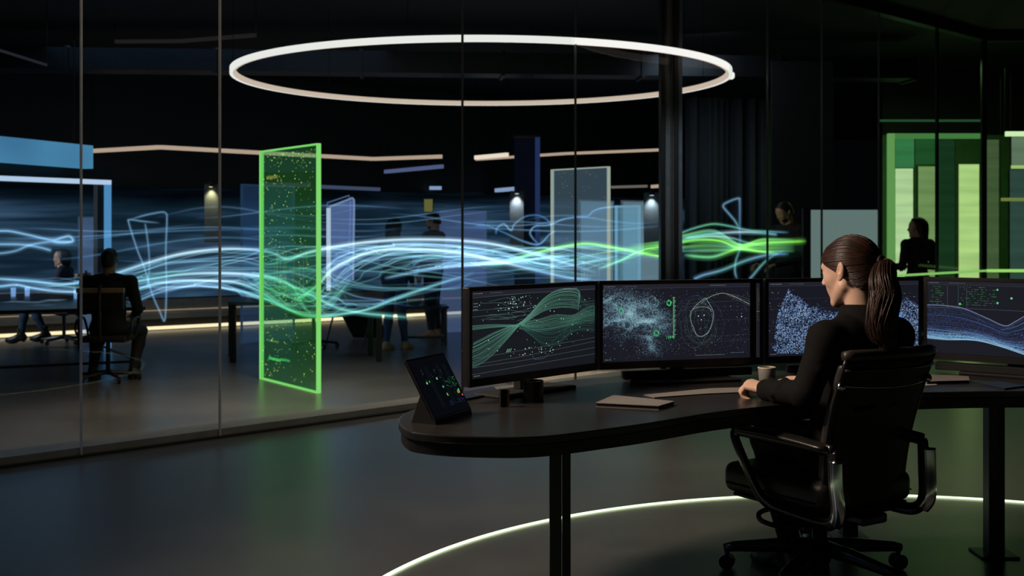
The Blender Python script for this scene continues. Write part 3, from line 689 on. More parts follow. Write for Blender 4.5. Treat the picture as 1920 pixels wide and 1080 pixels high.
# arm loops
for s in (-1, 1):
    x = -.262 if s < 0 else .172
    loop = [(x, -.345, .517), (x, -.31, .527), (x, .04, .536), (x, .08, .53), (x, .088, .508), (x*.985, .052, .44), (x*.95, -.01, .335), (x*.93, -.055, .303), (x*.92, -.1, .292), (x*.93, -.27, .283), (x*.95, -.335, .296), (x*.97, -.357, .34), (x, -.352, .43), (x, -.35, .5)]
    P = spline(loop, 5, True)
    e = MB().tube(P, .021, 14, closed=True, flat=.45, up=(0, 0, 1)).build('armrest', [M['chrome'] if False else mat('black_gloss_arm', (.03, .03, .032), .16, .6)], ch, smooth=True)
    MB().tube(spline([(x, -.335, .532), (x, -.2, .541), (x, -.03, .545), (x, .068, .541)], 5), [.008]+[.0115]*14+[.008], 12, flat=2.9, up=(0, 0, 1)).build('arm_pad', mat('arm_pad_leather', (.014, .013, .0125), .3), e, smooth=True)
    MB().tube(spline([(x+s*.004, -.366, .5), (x+s*.004, -.368, .43), (x*.97+s*.004, -.372, .34), (x*.955, -.352, .3)], 6), .026, 14, flat=.75, up=(0, 0, 1)).build('chrome_upright', M['chrome'], e, smooth=True)
# mechanism, lever, column, star base
mb = MB().box((-.09, -.16, .235), (.09, .12, .292)).box((-.2, -.25, .268), (.2, -.2, .292)).box((-.06, -.3, .25), (.06, -.16, .285)); mb.build('tilt_mechanism', M['plastic'], ch, bevel=.01)
MB().tube(spline([(-.08, .0, .262), (-.16, .02, .262), (-.205, .03, .25), (-.22, .0, .232), (-.19, -.06, .222), (-.12, -.1, .23)], 5), .009, 8).build('lever', M['plastic'], ch, smooth=True)
MB().tube([(-.1, -.1, .225), (-.14, -.12, .215)], .014, 12).build('tension_knob', M['plastic'], ch, smooth=True)
BO = .06
MB().lathe([(0, .06), (.032, .06), (.034, .12), (.026, .125), (.026, .19), (.019, .192), (.019, .24), (0, .24)], c=(BO, 0, 0), n=24).build('gas_column', M['plastic'], ch, smooth=True)
for k in range(5):
    a = PI/2-TH+k*2*PI/5; dx, dy = math.cos(a), math.sin(a)
    lg = MB().tube([(BO+dx*.02, dy*.02, .105), (BO+dx*.14, dy*.14, .1), (BO+dx*.3, dy*.3, .082), (BO+dx*.335, dy*.335, .074)], [.03, .026, .019, .016], 10, flat=.8).build('base_leg', M['plastic'], ch, smooth=True)
    cs = MB(); cx, cy = BO+dx*.325, dy*.325
    for q in (-.014, .014): cs.tube([Vector((cx-dy*(q-.009), cy+dx*(q-.009), .027)), Vector((cx-dy*(q+.009), cy+dx*(q+.009), .027))], .027, 18)
    cs.tube([(cx, cy, .027), (cx, cy, .075)], .009, 8)
    cs.build('caster', M['black'], lg, bevel=.002)

# ================================================================== figures
def head_prims(fem=True, beard=False):
    k = .014
    P = [ell((0, -.014, .03), (.072, .092, .083), k), ell((0, .03, -.025), (.056, .058, .076), .02), ell((0, .052, .03), (.056, .036, .05), .02),
         cap((-.047, .004, -.052), (-.014, .062, -.098), .017, .016, .02), cap((.047, .004, -.052), (.014, .062, -.098), .017, .016, .02), ell((0, .071, -.1), (.018, .016, .014), .014),
         ell((.036, .055, -.02), (.018, .02, .02), .025), ell((-.036, .055, -.02), (.018, .02, .02), .025), ell((0, .068, -.056), (.03, .0175, .028), .02),
         ell((0, .077, .023), (.043, .012, .009), .014),
         ell((.031, .096, .004), (.017, .013, .011), .012, sub=True), ell((-.031, .096, .004), (.017, .013, .011), .012, sub=True),
         ell((.031, .072, .004), (.0145, .0125, .011), .003), ell((-.031, .072, .004), (.0145, .0125, .011), .003),
         cap((0, .083, .014), (0, .104, -.027), .0065, .0105, .008), ell((.010, .094, -.03), (.0085, .009, .007), .006), ell((-.010, .094, -.03), (.0085, .009, .007), .006),
         ell((0, .0815, -.0555), (.02, .0085, .005), .005), ell((0, .080, -.066), (.017, .0085, .0055), .005), ell((0, .0945, -.0605), (.018, .005, .0011), .002, sub=True)]
    for s in (-1, 1):
        R = (Matrix.Rotation(s*.22, 3, 'Z') @ Matrix.Rotation(.2, 3, 'X'))
        P += [cap((s*.07, -.012, -.002), (s*.076, -.014, -.002), .015, .0135, .006), ell((s*.078, -.014, -.001), (.0085, .0165, .030), .004, R), ell((s*.0875, -.0105, .005), (.0075, .0095, .0175), .002, R, sub=True), ell((s*.0785, -.006, -.026), (.005, .0075, .0085), .003), ell((s*.0805, -.0005, -.004), (.0032, .0042, .006), .002), cap((s*.082, -.016, .012), (s*.0815, -.0165, -.008), .0022, .0018, .002)]
    return P
HR = [half((0, .074, .082), (0, .085, -.06), .006), half((0, .012, -.004), (0, -.055, -.075), .006)]
def hair_cap(g, short=False):
    P = [ell((0, -.014, .03), (.0725+g, .0925+g, .0835+g), .01), ell((0, .05, .034), (.056+g, .036+g*.6, .05+g), .02), ell((0, -.052, -.03), (.056+g, .055+g, .06), .03)]
    hh = [half((0, .07, .085), (0, .088, -.055), .006), half((0, .016, -.012 if not short else -.004), (0, .055, -.1), .008)]
    return P+hh
def hand_prims(W, d, n, side, sc_=1., curl=(.5, .6, .4), spread=.06, thumb_in=0.):
    d = Vector(d).normalized(); n = Vector(n); n = (n-d*n.dot(d)).normalized(); s = d.cross(n)*side    # s points to the thumb
    W = Vector(W); P = []
    for i, (o, l, segs) in enumerate(((.026, .082, (.04, .026, .02)), (.009, .086, (.044, .03, .022)), (-.0085, .082, (.041, .028, .021)), (-.025, .073, (.032, .021, .018)))):
        kn = W+d*l*sc_+s*o*sc_+n*.004*(1-abs(i-1.3)*.5)*sc_
        P.append(cap(W+s*o*.55*sc_+d*.012*sc_, kn, .0145*sc_, .0105*sc_, .012))
        ang = 0; p = kn; r = .0093*sc_
        for j, L in enumerate(segs):
            ang += curl[j]*(1+.08*i); dd = (d*math.cos(ang)-n*math.sin(ang)+s*spread*(1.2-i)*.8*math.cos(ang)).normalized(); q = p+dd*L*sc_
            P.append(cap(p, q, r, r*.92, .0025)); p = q; r *= .92
    b = W+d*.018*sc_+s*.022*sc_-n*.008*sc_; t1 = b+(d*.62+s*.7-n*.35).normalized()*.04*sc_; t2 = t1+(d*.85+s*(.3-thumb_in)-n*.3).normalized()*.03*sc_; t3 = t2+(d*.95-s*thumb_in-n*.25).normalized()*.024*sc_
    P += [cap(b, t1, .0145*sc_, .0115*sc_, .012), cap(t1, t2, .0105*sc_, .0095*sc_, .003), cap(t2, t3, .0095*sc_, .0078*sc_, .003)]
    return P
def headM(c, yaw, pitch=0., s=1., roll=0.):           # yaw about z (0 faces +y), pitch positive looks down
    return Matrix.Translation(Vector(c)) @ Matrix.Rotation(yaw, 4, 'Z') @ Matrix.Rotation(-pitch, 4, 'X') @ Matrix.Rotation(roll, 4, 'Y') @ Matrix.Scale(s, 4)
def scaled(prims, s):                                  # uniform scale of local prims
    out = []
    for p in prims:
        if p[0] == 'cap': out.append(('cap', p[1]*s, p[2]*s, p[3]*s, p[4]*s, p[5]*s))
        elif p[0] in ('ell', 'sub'): out.append((p[0], p[1]*s, p[2]*s, p[3], p[4]*s))
        else: out.append(('half', p[1]*s, p[2], p[3]))
    return out
def torso_prims(J, fem, g=0.):
    sw = (J['shL']-J['shR']).length/2; hip = J['hip']; ax = np.array((J['shR']-J['shL']).normalized()); R = J['R']
    w = .95 if fem else 1.08
    return [ell(hip, (.165*w+g, .108*w+g, .12), .06, R), ell(J['waist'], ((.118 if fem else .145)*w+g, .092*w+g, .14), .08, R), ell(J['chest'], (.145*w+g, .105*w+g, .15), .07, R),
            cap(J['shL'], J['shR'], .05*w+g, None, .05), ell((J['chest']+J['neck'])/2, (.12*w+g, .07+g, .09), .05, R), cap(J['shL'].lerp(J['neck'], .55), J['neck'], .045+g, .05+g, .04), cap(J['shR'].lerp(J['neck'], .55), J['neck'], .045+g, .05+g, .04)]
def limb_prims(J, fem, g=0., arms=True, legs=True, cut=1.):
    w = .92 if fem else 1.08; P = []
    if arms:
        for s in 'LR':
            P += [cap(J['sh'+s], J['el'+s], .05*w+g, .038*w+g, .03), cap(J['el'+s], J['el'+s].lerp(J['wr'+s], cut), .038*w+g, (.038+(.026-.038)*cut)*w+g, .015)]
    if legs:
        for s in 'LR':
            hp = J['hp'+s]; P += [cap(hp, J['kn'+s], .082*w+g, .054*w+g, .04), cap(J['kn'+s], J['kn'+s].lerp(J['an'+s], .35), .052*w+g, .052*w+g, .02), cap(J['kn'+s].lerp(J['an'+s], .3), J['an'+s], .052*w+g, .034*w+g, .02)]
    return P
def foot_prims(a, f, s=1., g=0., heel=0.):
    a = Vector(a); f = Vector(f).normalized(); z = Vector((0, 0, 1))
    h = a-z*(.06-heel)-f*.03; t = a-z*.065+f*.12
    return [cap(h, a+f*.0, .034*s+g, .034*s+g, .03), cap(h, t-z*(0 if not heel else .0), .032*s+g, .03*s+g, .03), cap(a, t, .03*s+g, .024*s+g, .04), cap(t-f*.04, t+f*.05, .032*s+g, .026*s+g, .03)]

# ------------------------------------------------------------------ the woman at the desk
WO = Vector((1.16, 4.04, 0)); V3 = lambda x, y, z: Vector((x, y, z))-WO
rt = Vector((math.cos(TH), math.sin(TH), 0)); fw = Vector((-math.sin(TH), math.cos(TH), 0))
R3 = np.array([[rt.x, fw.x, 0], [rt.y, fw.y, 0], [0, 0, 1]])
J = dict(hip=V3(1.127, 4.099, .475), waist=V3(1.138, 4.066, .63), chest=V3(1.17, 4.02, .775), neck=V3(1.178, 4.0, .895), shL=V3(1.03, 3.93, .862), shR=V3(1.305, 4.085, .862),
         elL=V3(.95, 3.885, .69), elR=V3(1.365, 4.25, .70), wrL=V3(.872, 4.105, .674), wrR=V3(1.085, 4.36, .675), R=R3)
J['hpL'] = J['hip']-rt*.08+Vector((0, 0, -.01)); J['hpR'] = J['hip']+rt*.08+Vector((0, 0, -.01))
J['knL'] = J['hpL']+fw*.34+rt*.06; J['knR'] = J['hpR']+fw*.4+rt*.02; J['anL'] = V3(1.0, 4.3, .085); J['anR'] = V3(1.11, 4.42, .085)
HC = V3(1.137, 4.035, 1.084); HY = math.radians(42); HM = headM(HC, HY, .16)
hand_L = hand_prims(J['wrL']-(J['wrL']-J['elL']).normalized()*.004, V3(.80, 4.178, .690)-J['wrL'], (.2, -.5, .85), 1, .98, (.8, 1.0, .6), .05, .1)
hand_R = hand_prims(J['wrR'], V3(.99, 4.425, .672)-J['wrR'], (0, 0, 1), -1, .95, (.3, .45, .3), .05)
body = torso_prims(J, True, -.012)+limb_prims(J, True, -.012)+[cap(J['neck']+Vector((0, 0, -.03)), HM @ Vector((0, -.022, -.05)), .053, .049, .03)]
body += foot_prims(J['anL'], fw, .9)+foot_prims(J['anR'], fw, .9)+hand_L+hand_R+moved(head_prims(), HM)
pw = soft('person', body, .0031, M['skin'], None, WO)
tag(pw, 'woman with a brown ponytail in a black shirt seated at the desk', 'person')
# shirt with its fold lines: body grown outwards, cut open at neck, cuffs and hem
gsh = .011
J2 = dict(J)
sh = torso_prims(J, True, gsh)+limb_prims(J, True, gsh, legs=False)
rs = random.Random(3)
for a, b, n in (('shL', 'elL', 6), ('elL', 'wrL', 7), ('shR', 'elR', 3)):
    for i in range(n):
        t = rs.uniform(.15, .9); p = J[a].lerp(J[b], t); dvec = (J[b]-J[a]).normalized(); o = dvec.orthogonal().normalized(); o.rotate(Matrix.Rotation(rs.uniform(0, 6.3), 3, dvec)); o2 = dvec.cross(o)
        sh.append(cap(p+o*.04+dvec*-.03, p+o2*.043+dvec*.03, .008, .006, .016))
for i in range(9):                                    # soft creases over the back
    z = rs.uniform(.55, .8); u = rs.uniform(-.1, .1); c = V3(1.175, 4.0, z)+rt*u-fw*.086; sh.append(cap(c-rt*.05+Vector((0, 0, rs.uniform(-.03, .03))), c+rt*.05+Vector((0, 0, rs.uniform(-.03, .03))), .009, .006, .02))
sh.append(('sub', np.array(J['neck']+Vector((0, 0, .075))+fw*.012), np.array((.066, .066, .085)), np.eye(3), .006))
for s in 'LR':
    dv = (J['wr'+s]-J['el'+s]).normalized(); sh.append(cap(J['el'+s].lerp(J['wr'+s], .84), J['el'+s].lerp(J['wr'+s], 1.0), .0385, .0365, .008)); 
shirt = sh
for s in 'LR':
    pass
wr_cut = []
o = soft('shirt', shirt, .0048, M['shirt'], pw)
# open the cuffs: carve the wrist holes
bmv = o.data
# collar: a standing band with turned-down leaf
mb = MB(); cc = J['neck']+Vector((0, 0, .034))+fw*.006; nd = (HM @ Vector((0, -.022, -.05))-J['neck']).normalized(); prof = [(.060, .0), (.0585, .03), (.0605, .041), (.066, .039), (.081, .004), (.094, -.028), (.09, -.033), (.067, .004)]
vs = []; fs = []; n = 40
for i in range(n+1):
    a = PI/2+.28+(2*PI-.56)*i/n; q = abs(i/n-.5)*2
    for (r, z) in prof:
        zz = z*(1-.25*q**3); rr = r*(1+.06*q**4); v = rt*(math.cos(a)*rr)+fw*(math.sin(a)*rr*1.02); vs.append(cc+v+Vector((0, 0, zz))+nd*.006+Vector((nd.x, nd.y, 0))*zz*.8)
kp = len(prof)
for i in range(n):
    for j in range(kp): fs.append((i*kp+j, (i+1)*kp+j, (i+1)*kp+(j+1) % kp, i*kp+(j+1) % kp))
fs += [tuple(range(kp-1, -1, -1)), tuple(n*kp+j for j in range(kp))]
mb.add(vs, fs).build('collar', M['shirt'], o, smooth=True)
tr = [ell(J['hip'], (.165*.95+.008, .115*.95+.008, .115), .05, R3)]+limb_prims(J, True, .006, arms=False)
soft('trousers', tr, .007, M['trousers'], pw)
for s in 'LR': soft('shoe', foot_prims(J['an'+s], fw, .9, .004)+[half(J['an'+s]+Vector((0, 0, .01)), (0, 0, 1), .004)], .007, M['shoe'], pw)
# hair: sleek cap, swept strands, tie, ponytail
hl = moved(hair_cap(.0055), HM)
hair = soft('hair', hl, .004, M['hair'], pw)
TIE = HM @ Vector((0, -.117, .014)); rs = random.Random(11); mbs = MB(); mbl = MB()
HF = moved(hair_cap(.006)[:3], HM); hc = np.array(HM @ Vector((0, -.014, .025)))
def on_cap(dirv, lift):
    ts_ = np.linspace(.05, .15, 140); pts = hc+np.outer(ts_, dirv); f = field(HF, pts); i = np.argmax(f > lift); return hc+dirv*ts_[i]
Rm = np.array(HM.to_3x3())
for k in range(560):
    side = rs.choice((-1, 1)); q = rs.random()                 # start on the hairline, forehead -> temple -> behind the ear -> nape
    if q < .68: t = q/.68; st = Vector((side*(.0+.078*t**.8), .078-.062*t**1.3, .083-.085*t))
    else: t = (q-.68)/.32; st = Vector((side*(.076-.06*t), .012-.09*t, -.004-.062*t))
    a = Vector(Rm @ np.array(st-Vector((0, -.014, .025)))).normalized(); b = Vector(np.array(TIE)-hc).normalized(); pts = []
    ax = a.cross(b).normalized(); an = a.angle(b); bow = rs.uniform(-.03, .03)
    for i in range(13):
        u = i/12; v = a.copy(); v.rotate(Matrix.Rotation(an*u, 3, ax)); v = (v+Vector((0, 0, 1))*bow*math.sin(PI*u)+Vector((0, 0, .12))*math.sin(PI*u)*(.5 if q < .5 else -.4)).normalized()
        pts.append(on_cap(np.array(v), -.0007+.001*rs.random()))
    (mbs if rs.random() < .68 else mbl).tube(pts, [.0008]+[.0014]*11+[.0012], 5, cap=False)
mbs.m = [0]*len(mbs.f); o_ = len(mbs.v); mbs.v += mbl.v; mbs.c += mbl.c; mbs.f += [tuple(i+o_ for i in f) for f in mbl.f]; mbs.m += [1]*len(mbl.f)
mbs.build('swept_strands', [M['hair'], M['hair_lt']], hair, smooth=True)
bd = Vector(np.array(TIE)-hc).normalized()
mb = MB(); u1 = bd.orthogonal().normalized(); u2 = bd.cross(u1)
mb.tube([TIE+bd*.004+(u1*math.cos(t)+u2*math.sin(t))*.0165 for t in np.linspace(0, 2*PI, 24, endpoint=False)], .0065, 8, closed=True); mb.build('hair_tie', M['black_matt'], hair, smooth=True)
def wl(px, py, d): return at(px, py, d)-WO
core = spline([TIE, TIE+bd*.02+Vector((0, 0, -.014)), wl(1656, 522, 3.88), wl(1660, 552, 3.862), wl(1655, 585, 3.852), wl(1652, 618, 3.848), wl(1662, 640, 3.845), wl(1655, 660, 3.845)], 6)
nC = len(core); wprof = lambda u: np.interp(u, [0, .08, .2, .45, .7, .85, 1], [.011, .017, .036, .048, .044, .031, .008])
mb = MB(); mb.tube(core, [wprof(i/(nC-1))*.68 for i in range(nC)], 14, flat=.9); tail = mb.build('ponytail', M['hair'], hair, smooth=True)
mbs = MB(); rs = random.Random(5)
fr = []; px_ = rt.copy()
for i in range(nC):
    t_ = (core[min(i+1, nC-1)]-core[max(i-1, 0)]).normalized(); px_ = (px_-t_*px_.dot(t_)).normalized(); fr.append((px_.copy(), t_.cross(px_)))
for k in range(400):
    a = rs.uniform(0, 2*PI); rr = rs.uniform(.84, 1.08); ph = rs.uniform(0, 6); ph2 = rs.uniform(0, 6); e = rs.uniform(.72, 1.); st = rs.uniform(0, .02); pts = []
    for i in range(22):
        u = st+(e-st)*i/21; f = u*(nC-1); j = min(int(f), nC-2); c = core[j].lerp(core[j+1], f-j); wv = wprof(u)*rr
        aa = a+.35*math.sin(u*5+ph); pts.append(c+fr[j][0]*(math.cos(aa)*wv)+fr[j][1]*(math.sin(aa)*wv*.95)+rt*(.004*math.sin(u*13+ph2)*u)+fw*(.003*math.cos(u*11+ph)*u))
    r0 = rs.uniform(.001, .0022); mbs.tube(pts, [r0*.8]+[r0]*17+[r0*.8, r0*.6, r0*.4, r0*.15], 5, mi=0 if rs.random() < .6 else 1, cap=False)
mbs.build('tail_strands', [M['hair'], M['hair_lt']], tail, smooth=True)
# eyes lashes and brow as small dark shapes on the face
for s in (-1, 1):
    mb = MB(); mb.tube([HM @ Vector((s*x, y, z)) for x, y, z in ((.018, .087, .019), (.032, .085, .0245), (.046, .074, .021))], [.0015, .0022, .001], 6)
    mb.build('eyebrow', M['hair_dk'], pw, smooth=True); mb = MB(); mb.tube([HM @ Vector((s*x, y, z)) for x, y, z in ((.02, .086, .006), (.031, .0895, .0075), (.043, .081, .004))], [.0008, .0016, .0008], 6)
    mb.build('eyelashes', M['hair_dk'], pw, smooth=True)

# ------------------------------------------------------------------ people behind the glass
def person(label, loc, rzv, J, fem, head, hairkind, top, bottom, shoes, handcurl=(.4, .5, .3), group=None, collar=None, h=.011, pitch=0., hs=1., skin=None, heel=0., hair_m=None):
    for s in 'LR':
        for n_ in ('sh', 'el', 'wr', 'hp', 'kn', 'an'): J[n_+s] = Vector(J[n_+s])
    for n_ in ('hip', 'waist', 'chest', 'neck'): J[n_] = Vector(J[n_])
    J['R'] = np.eye(3) if 'R' not in J else J['R']
    Hm = headM(J['head'], head, pitch)
    P = torso_prims(J, fem, -.012)+limb_prims(J, fem, -.012)+[cap(J['neck']+Vector((0, 0, -.03)), Hm @ Vector((0, -.02, -.05)), .053 if fem else .06, .05 if fem else .058, .03)]
    fd = Vector(J.get('foot', (0, 1, 0)))
    for s in 'LR':
        P += foot_prims(J['an'+s], fd, 1., -.004, heel); dv = (J['wr'+s]-J['el'+s]).normalized()
        P += hand_prims(J['wr'+s], J.get('hd'+s, dv), J.get('hn'+s, Vector((0, .3, 1)) if abs(dv.z) < .8 else Vector((1 if s == 'R' else -1, 0, 0))), 1 if s == 'L' else -1, 1., handcurl)
    P += moved(head_prims(fem), Hm)
    e = soft('person', P, .0095, skin or M['skin2'], None, loc); e.rotation_euler = (0, 0, rzv); tag(e, label, 'person', group)
    tp = torso_prims(J, fem, .01)+limb_prims(J, fem, .01, legs=False, cut=.97)+[('sub', np.array(J['neck']+Vector((0, .02, .085))), np.array((.07, .075, .09)), np.eye(3), .006)]
    if J.get('hem'): tp.append(half((0, 0, J['hem']), (0, 0, -1), .004))
    soft('jacket' if not fem or collar else 'top', tp, h, top, e)
    if collar:
        mb = MB(); c = J['neck']; mb.tube([c+Vector((math.cos(t)*.064, math.sin(t)*.066+.004, .02)) for t in np.linspace(0, 2*PI, 20, endpoint=False)], .019, 8, closed=True, flat=.5, up=(0, 0, 1)); mb.build('shirt_collar', collar, e, smooth=True)
    bt = [ell(J['hip'], (.165+.006, .12+.004, .12), .05, J['R'])]+limb_prims(J, fem, .006, arms=False)
    soft('trousers', bt, h, bottom, e)
    for s in 'LR': soft('shoe', foot_prims(J['an'+s], fd, 1., .005, heel)+([cap(J['an'+s]-fd*.03, J['an'+s]-fd*.035-Vector((0, 0, .085)), .02, .011, .01), cap(J['an'+s], J['an'+s]+Vector((0, 0, .1)), .04, .044, .02)] if heel else [])+[half(J['an'+s]+Vector((0, 0, .02 if not heel else .1)), (0, 0, 1), .004)], h*.9, shoes, e)
    hm = hair_m or M['hair_dk']
    if hairkind == 'short': soft('hair', moved(hair_cap(.009, True), Hm), .0085, hm, e)
    elif hairkind == 'long':
        hp = hair_cap(.016)+[]; hp = hp[:3]+[cap((-.045, -.045, .0), (-.055, -.06, -.16), .05, .045, .04), cap((.045, -.045, .0), (.055, -.06, -.16), .05, .045, .04), cap((0, -.07, .02), (0, -.09, -.2), .06, .045, .04), half((0, .05, .07), (0, .9, -.35), .008)]
        soft('hair', moved(hp, Hm), .0095, hm, e)
    elif hairkind == 'bob':
        hp = hair_cap(.012)[:3]+[cap((-.06, -.03, .0), (-.062, -.03, -.08), .03, .025, .03), cap((.06, -.03, .0), (.062, -.03, -.08), .03, .025, .03), cap((0, -.07, .02), (0, -.075, -.09), .05, .04, .04), half((0, .03, .07), (0, .9, -.4), .008)]
        soft('hair', moved(hp, Hm), .0085, hm, e)
    if hairkind == 'short' and not fem and pitch > .2: soft('beard', moved([ell((0, .03, -.07), (.056, .056, .05), .02), half((0, .05, -.052), (0, .2, 1), .01), half((0, .02, -.05), (0, -1, .2), .01)], Hm), .0085, hm, e)
    return e
def standing(h=1.7, sw=.36):
    k = h/1.72
    J = dict(hip=(0, 0, .93), waist=(0, 0, 1.1), chest=(0, -.01, 1.28), neck=(0, -.015, 1.435), head=(0, .01, 1.60), shL=(-sw/2, -.01, 1.39), shR=(sw/2, -.01, 1.39), elL=(-sw/2-.05, -.03, 1.11), elR=(sw/2+.05, -.03, 1.11),
             wrL=(-sw/2-.06, .05, .88), wrR=(sw/2+.06, .05, .88), hpL=(-.085, 0, .9), hpR=(.085, 0, .9), knL=(-.09, .02, .49), knR=(.09, .02, .49), anL=(-.09, -.02, .09), anR=(.1, -.02, .09))
    return {a: Vector(b)*k if a != 'head' else Vector(b)*k for a, b in J.items()}
def seated(sh=.45, sw=.38):
    J = dict(hip=(0, 0, sh+.1), waist=(0, .0, sh+.27), chest=(0, -.01, sh+.44), neck=(0, 0, sh+.585), head=(0, .03, sh+.75), shL=(-sw/2, -.005, sh+.545), shR=(sw/2, -.005, sh+.545), elL=(-sw/2-.05, .08, sh+.28), elR=(sw/2+.05, .08, sh+.28),
             wrL=(-.14, .3, sh+.24), wrR=(.14, .3, sh+.24), hpL=(-.09, .02, sh+.085), hpR=(.09, .02, sh+.085), knL=(-.14, .43, sh+.06), knR=(.14, .43, sh+.06), anL=(-.14, .4, .09), anR=(.14, .4, .09))
    return {a: Vector(b) for a, b in J.items()}
# ================================================================== the room behind the glass
glow_white = emis('warm_white_glow', (1., .98, .9), 1.05); led_beige = emis('beige_led', lin(205, 180, 158), .8); led_cool = emis('cool_white_led', lin(150, 175, 215), .8)
def floor_pt(px, d): return Vector(((px-960)*d/F, d, BF))
# ring lamp
RC, RR, RZ = Vector((-.285, 11.49, 0)), 2.33, EYE+1.465
ring = thing('ring_lamp', 'huge glowing white ring lamp hanging level below the black ceiling', 'lamp', (RC.x, RC.y, RZ))
def ringmesh(r0, r1, z0, z1, n=160):
    mb = MB(); vs = []; fs = []
    for i in range(n):
        c, s = math.cos(2*PI*i/n), math.sin(2*PI*i/n); vs += [(r0*c, r0*s, z0), (r1*c, r1*s, z0), (r1*c, r1*s, z1), (r0*c, r0*s, z1)]
    for i in range(n):
        for j in range(4): fs.append((i*4+j, ((i+1) % n)*4+j, ((i+1) % n)*4+(j+1) % 4, i*4+(j+1) % 4))
    return mb.add(vs, fs)
ringmesh(RR-.004, RR+.026, -.026, .024).build('outer_diffuser', emis('ring_white', (1., .985, .93), .93), ring)
ringmesh(RR-.026, RR-.0045, -.024, .022).build('inner_diffuser', emis('ring_beige', lin(222, 200, 180), .9), ring)
ringmesh(RR-.022, RR+.022, .024, .032).build('profile', M['black'], ring)
for k in range(6):
    a = .3+k*PI/3; MB().tube([(RR*math.cos(a), RR*math.sin(a), .03), (RR*math.cos(a), RR*math.sin(a), 3.612-RZ)], .003, 5).build('cable', M['black_matt'], ring)
MB().box((RR*.995+.02, -.03, -.015), (RR+.085, .06, .05)).build('glint_block', glow_white, ring, bevel=.02, seg=3)  # glint at the ring's end, put in as a glowing block
# line lamps: slim profiles hung in zigzag runs
def line_lamp(lab, pts, m, r=.028, group='linear ceiling lamps', hang=True):
    P = [Vector(p) for p in pts]; o = P[0].copy(); e = thing('linear_lamp', lab, 'lamp', o, 0, group)
    for a, b in zip(P[:-1], P[1:]):
        d = (b-a).normalized()*.012; MB().bar(a-o+d, b-o-d, r, r*1.1).build('light_bar', m, e)
    if hang:
        for p in (P[0], P[-1]): MB().tube([p-o+Vector((0, 0, r*.5)), Vector((p.x-o.x, p.y-o.y, 3.612-o.z))], .004, 5).build('cable', M['black_matt'], e)
    return e
zl = lambda px, py, z: at(px, py, F*(z-EYE)/(HOR-py))
line_lamp('long bent beige line lamp running behind the green panel top', [zl(174, 283, 2.35), zl(300, 276, 2.35), zl(700, 298, 2.35), zl(830, 293.5, 2.35)], led_beige, .05)
line_lamp('bent beige line lamp between the blue light column and the dark column', [zl(892, 299, 2.35), zl(1060, 288, 2.35), zl(1238, 281, 2.35)], led_beige, .035)
line_lamp('short bright line lamp at the start of the thin beige run', [zl(891, 295.5, 2.28), zl(952, 290, 2.28)], emis('bright_beige_led', lin(250, 230, 210), 1.), .05)
line_lamp('pale blue line lamp above the standing man', [zl(722, 322, 2.15), zl(830, 312, 2.15)], emis('lilac_led', lin(105, 118, 165), .6), .05)
line_lamp('stepped cool white line lamp over the grey screen', [zl(828, 364, 1.95), zl(928, 358.5, 1.95)], led_cool, .06)
line_lamp('short cool white line lamp beside the lit wall lamp', [zl(930, 357, 1.93), zl(966, 354, 1.93)], led_cool, .06)
line_lamp('tiny cool line lamp above the standing man\'s head', [zl(804, 352.5, 1.95), zl(829, 352.5, 1.95)], led_cool, .055)
line_lamp('dim lilac line lamp right of the green panel', [zl(598, 350, 1.9), zl(712, 355, 1.9)], emis('dim_lilac_led', lin(90, 105, 140), .5), .05)
line_lamp('dim warm line lamp between the white panel and the dark column', [zl(1145, 351, 2.0), zl(1214, 349, 2.0)], emis('dim_warm_led', lin(150, 140, 130), .5), .04)
line_lamp('little beige line lamp right beside the dark column', [zl(1222, 350, 2.0), zl(1241, 348.5, 2.0)], led_beige, .05)
line_lamp('faint grey line lamp in the upper left near the ceiling', [at(-30, 85, 11), at(88, 122, 12.5)], emis('faint_grey_led', lin(70, 72, 84), .3), .02)
line_lamp('faint grey line lamp left of the ring lamp', [at(215, 78, 13.5), at(340, 77, 13.2), at(480, 66, 12.4)], emis('very_faint_led', lin(48, 46, 46), .5), .035)

line_lamp('long dim grey-blue glowing band across the wall left of the green panel', [zl(160, 374, 1.72), zl(480, 384, 1.68)], emis('dim_grey_blue_band', lin(62, 78, 100), .6), .09)  # pale band on the wall, put in as a dim glowing bar
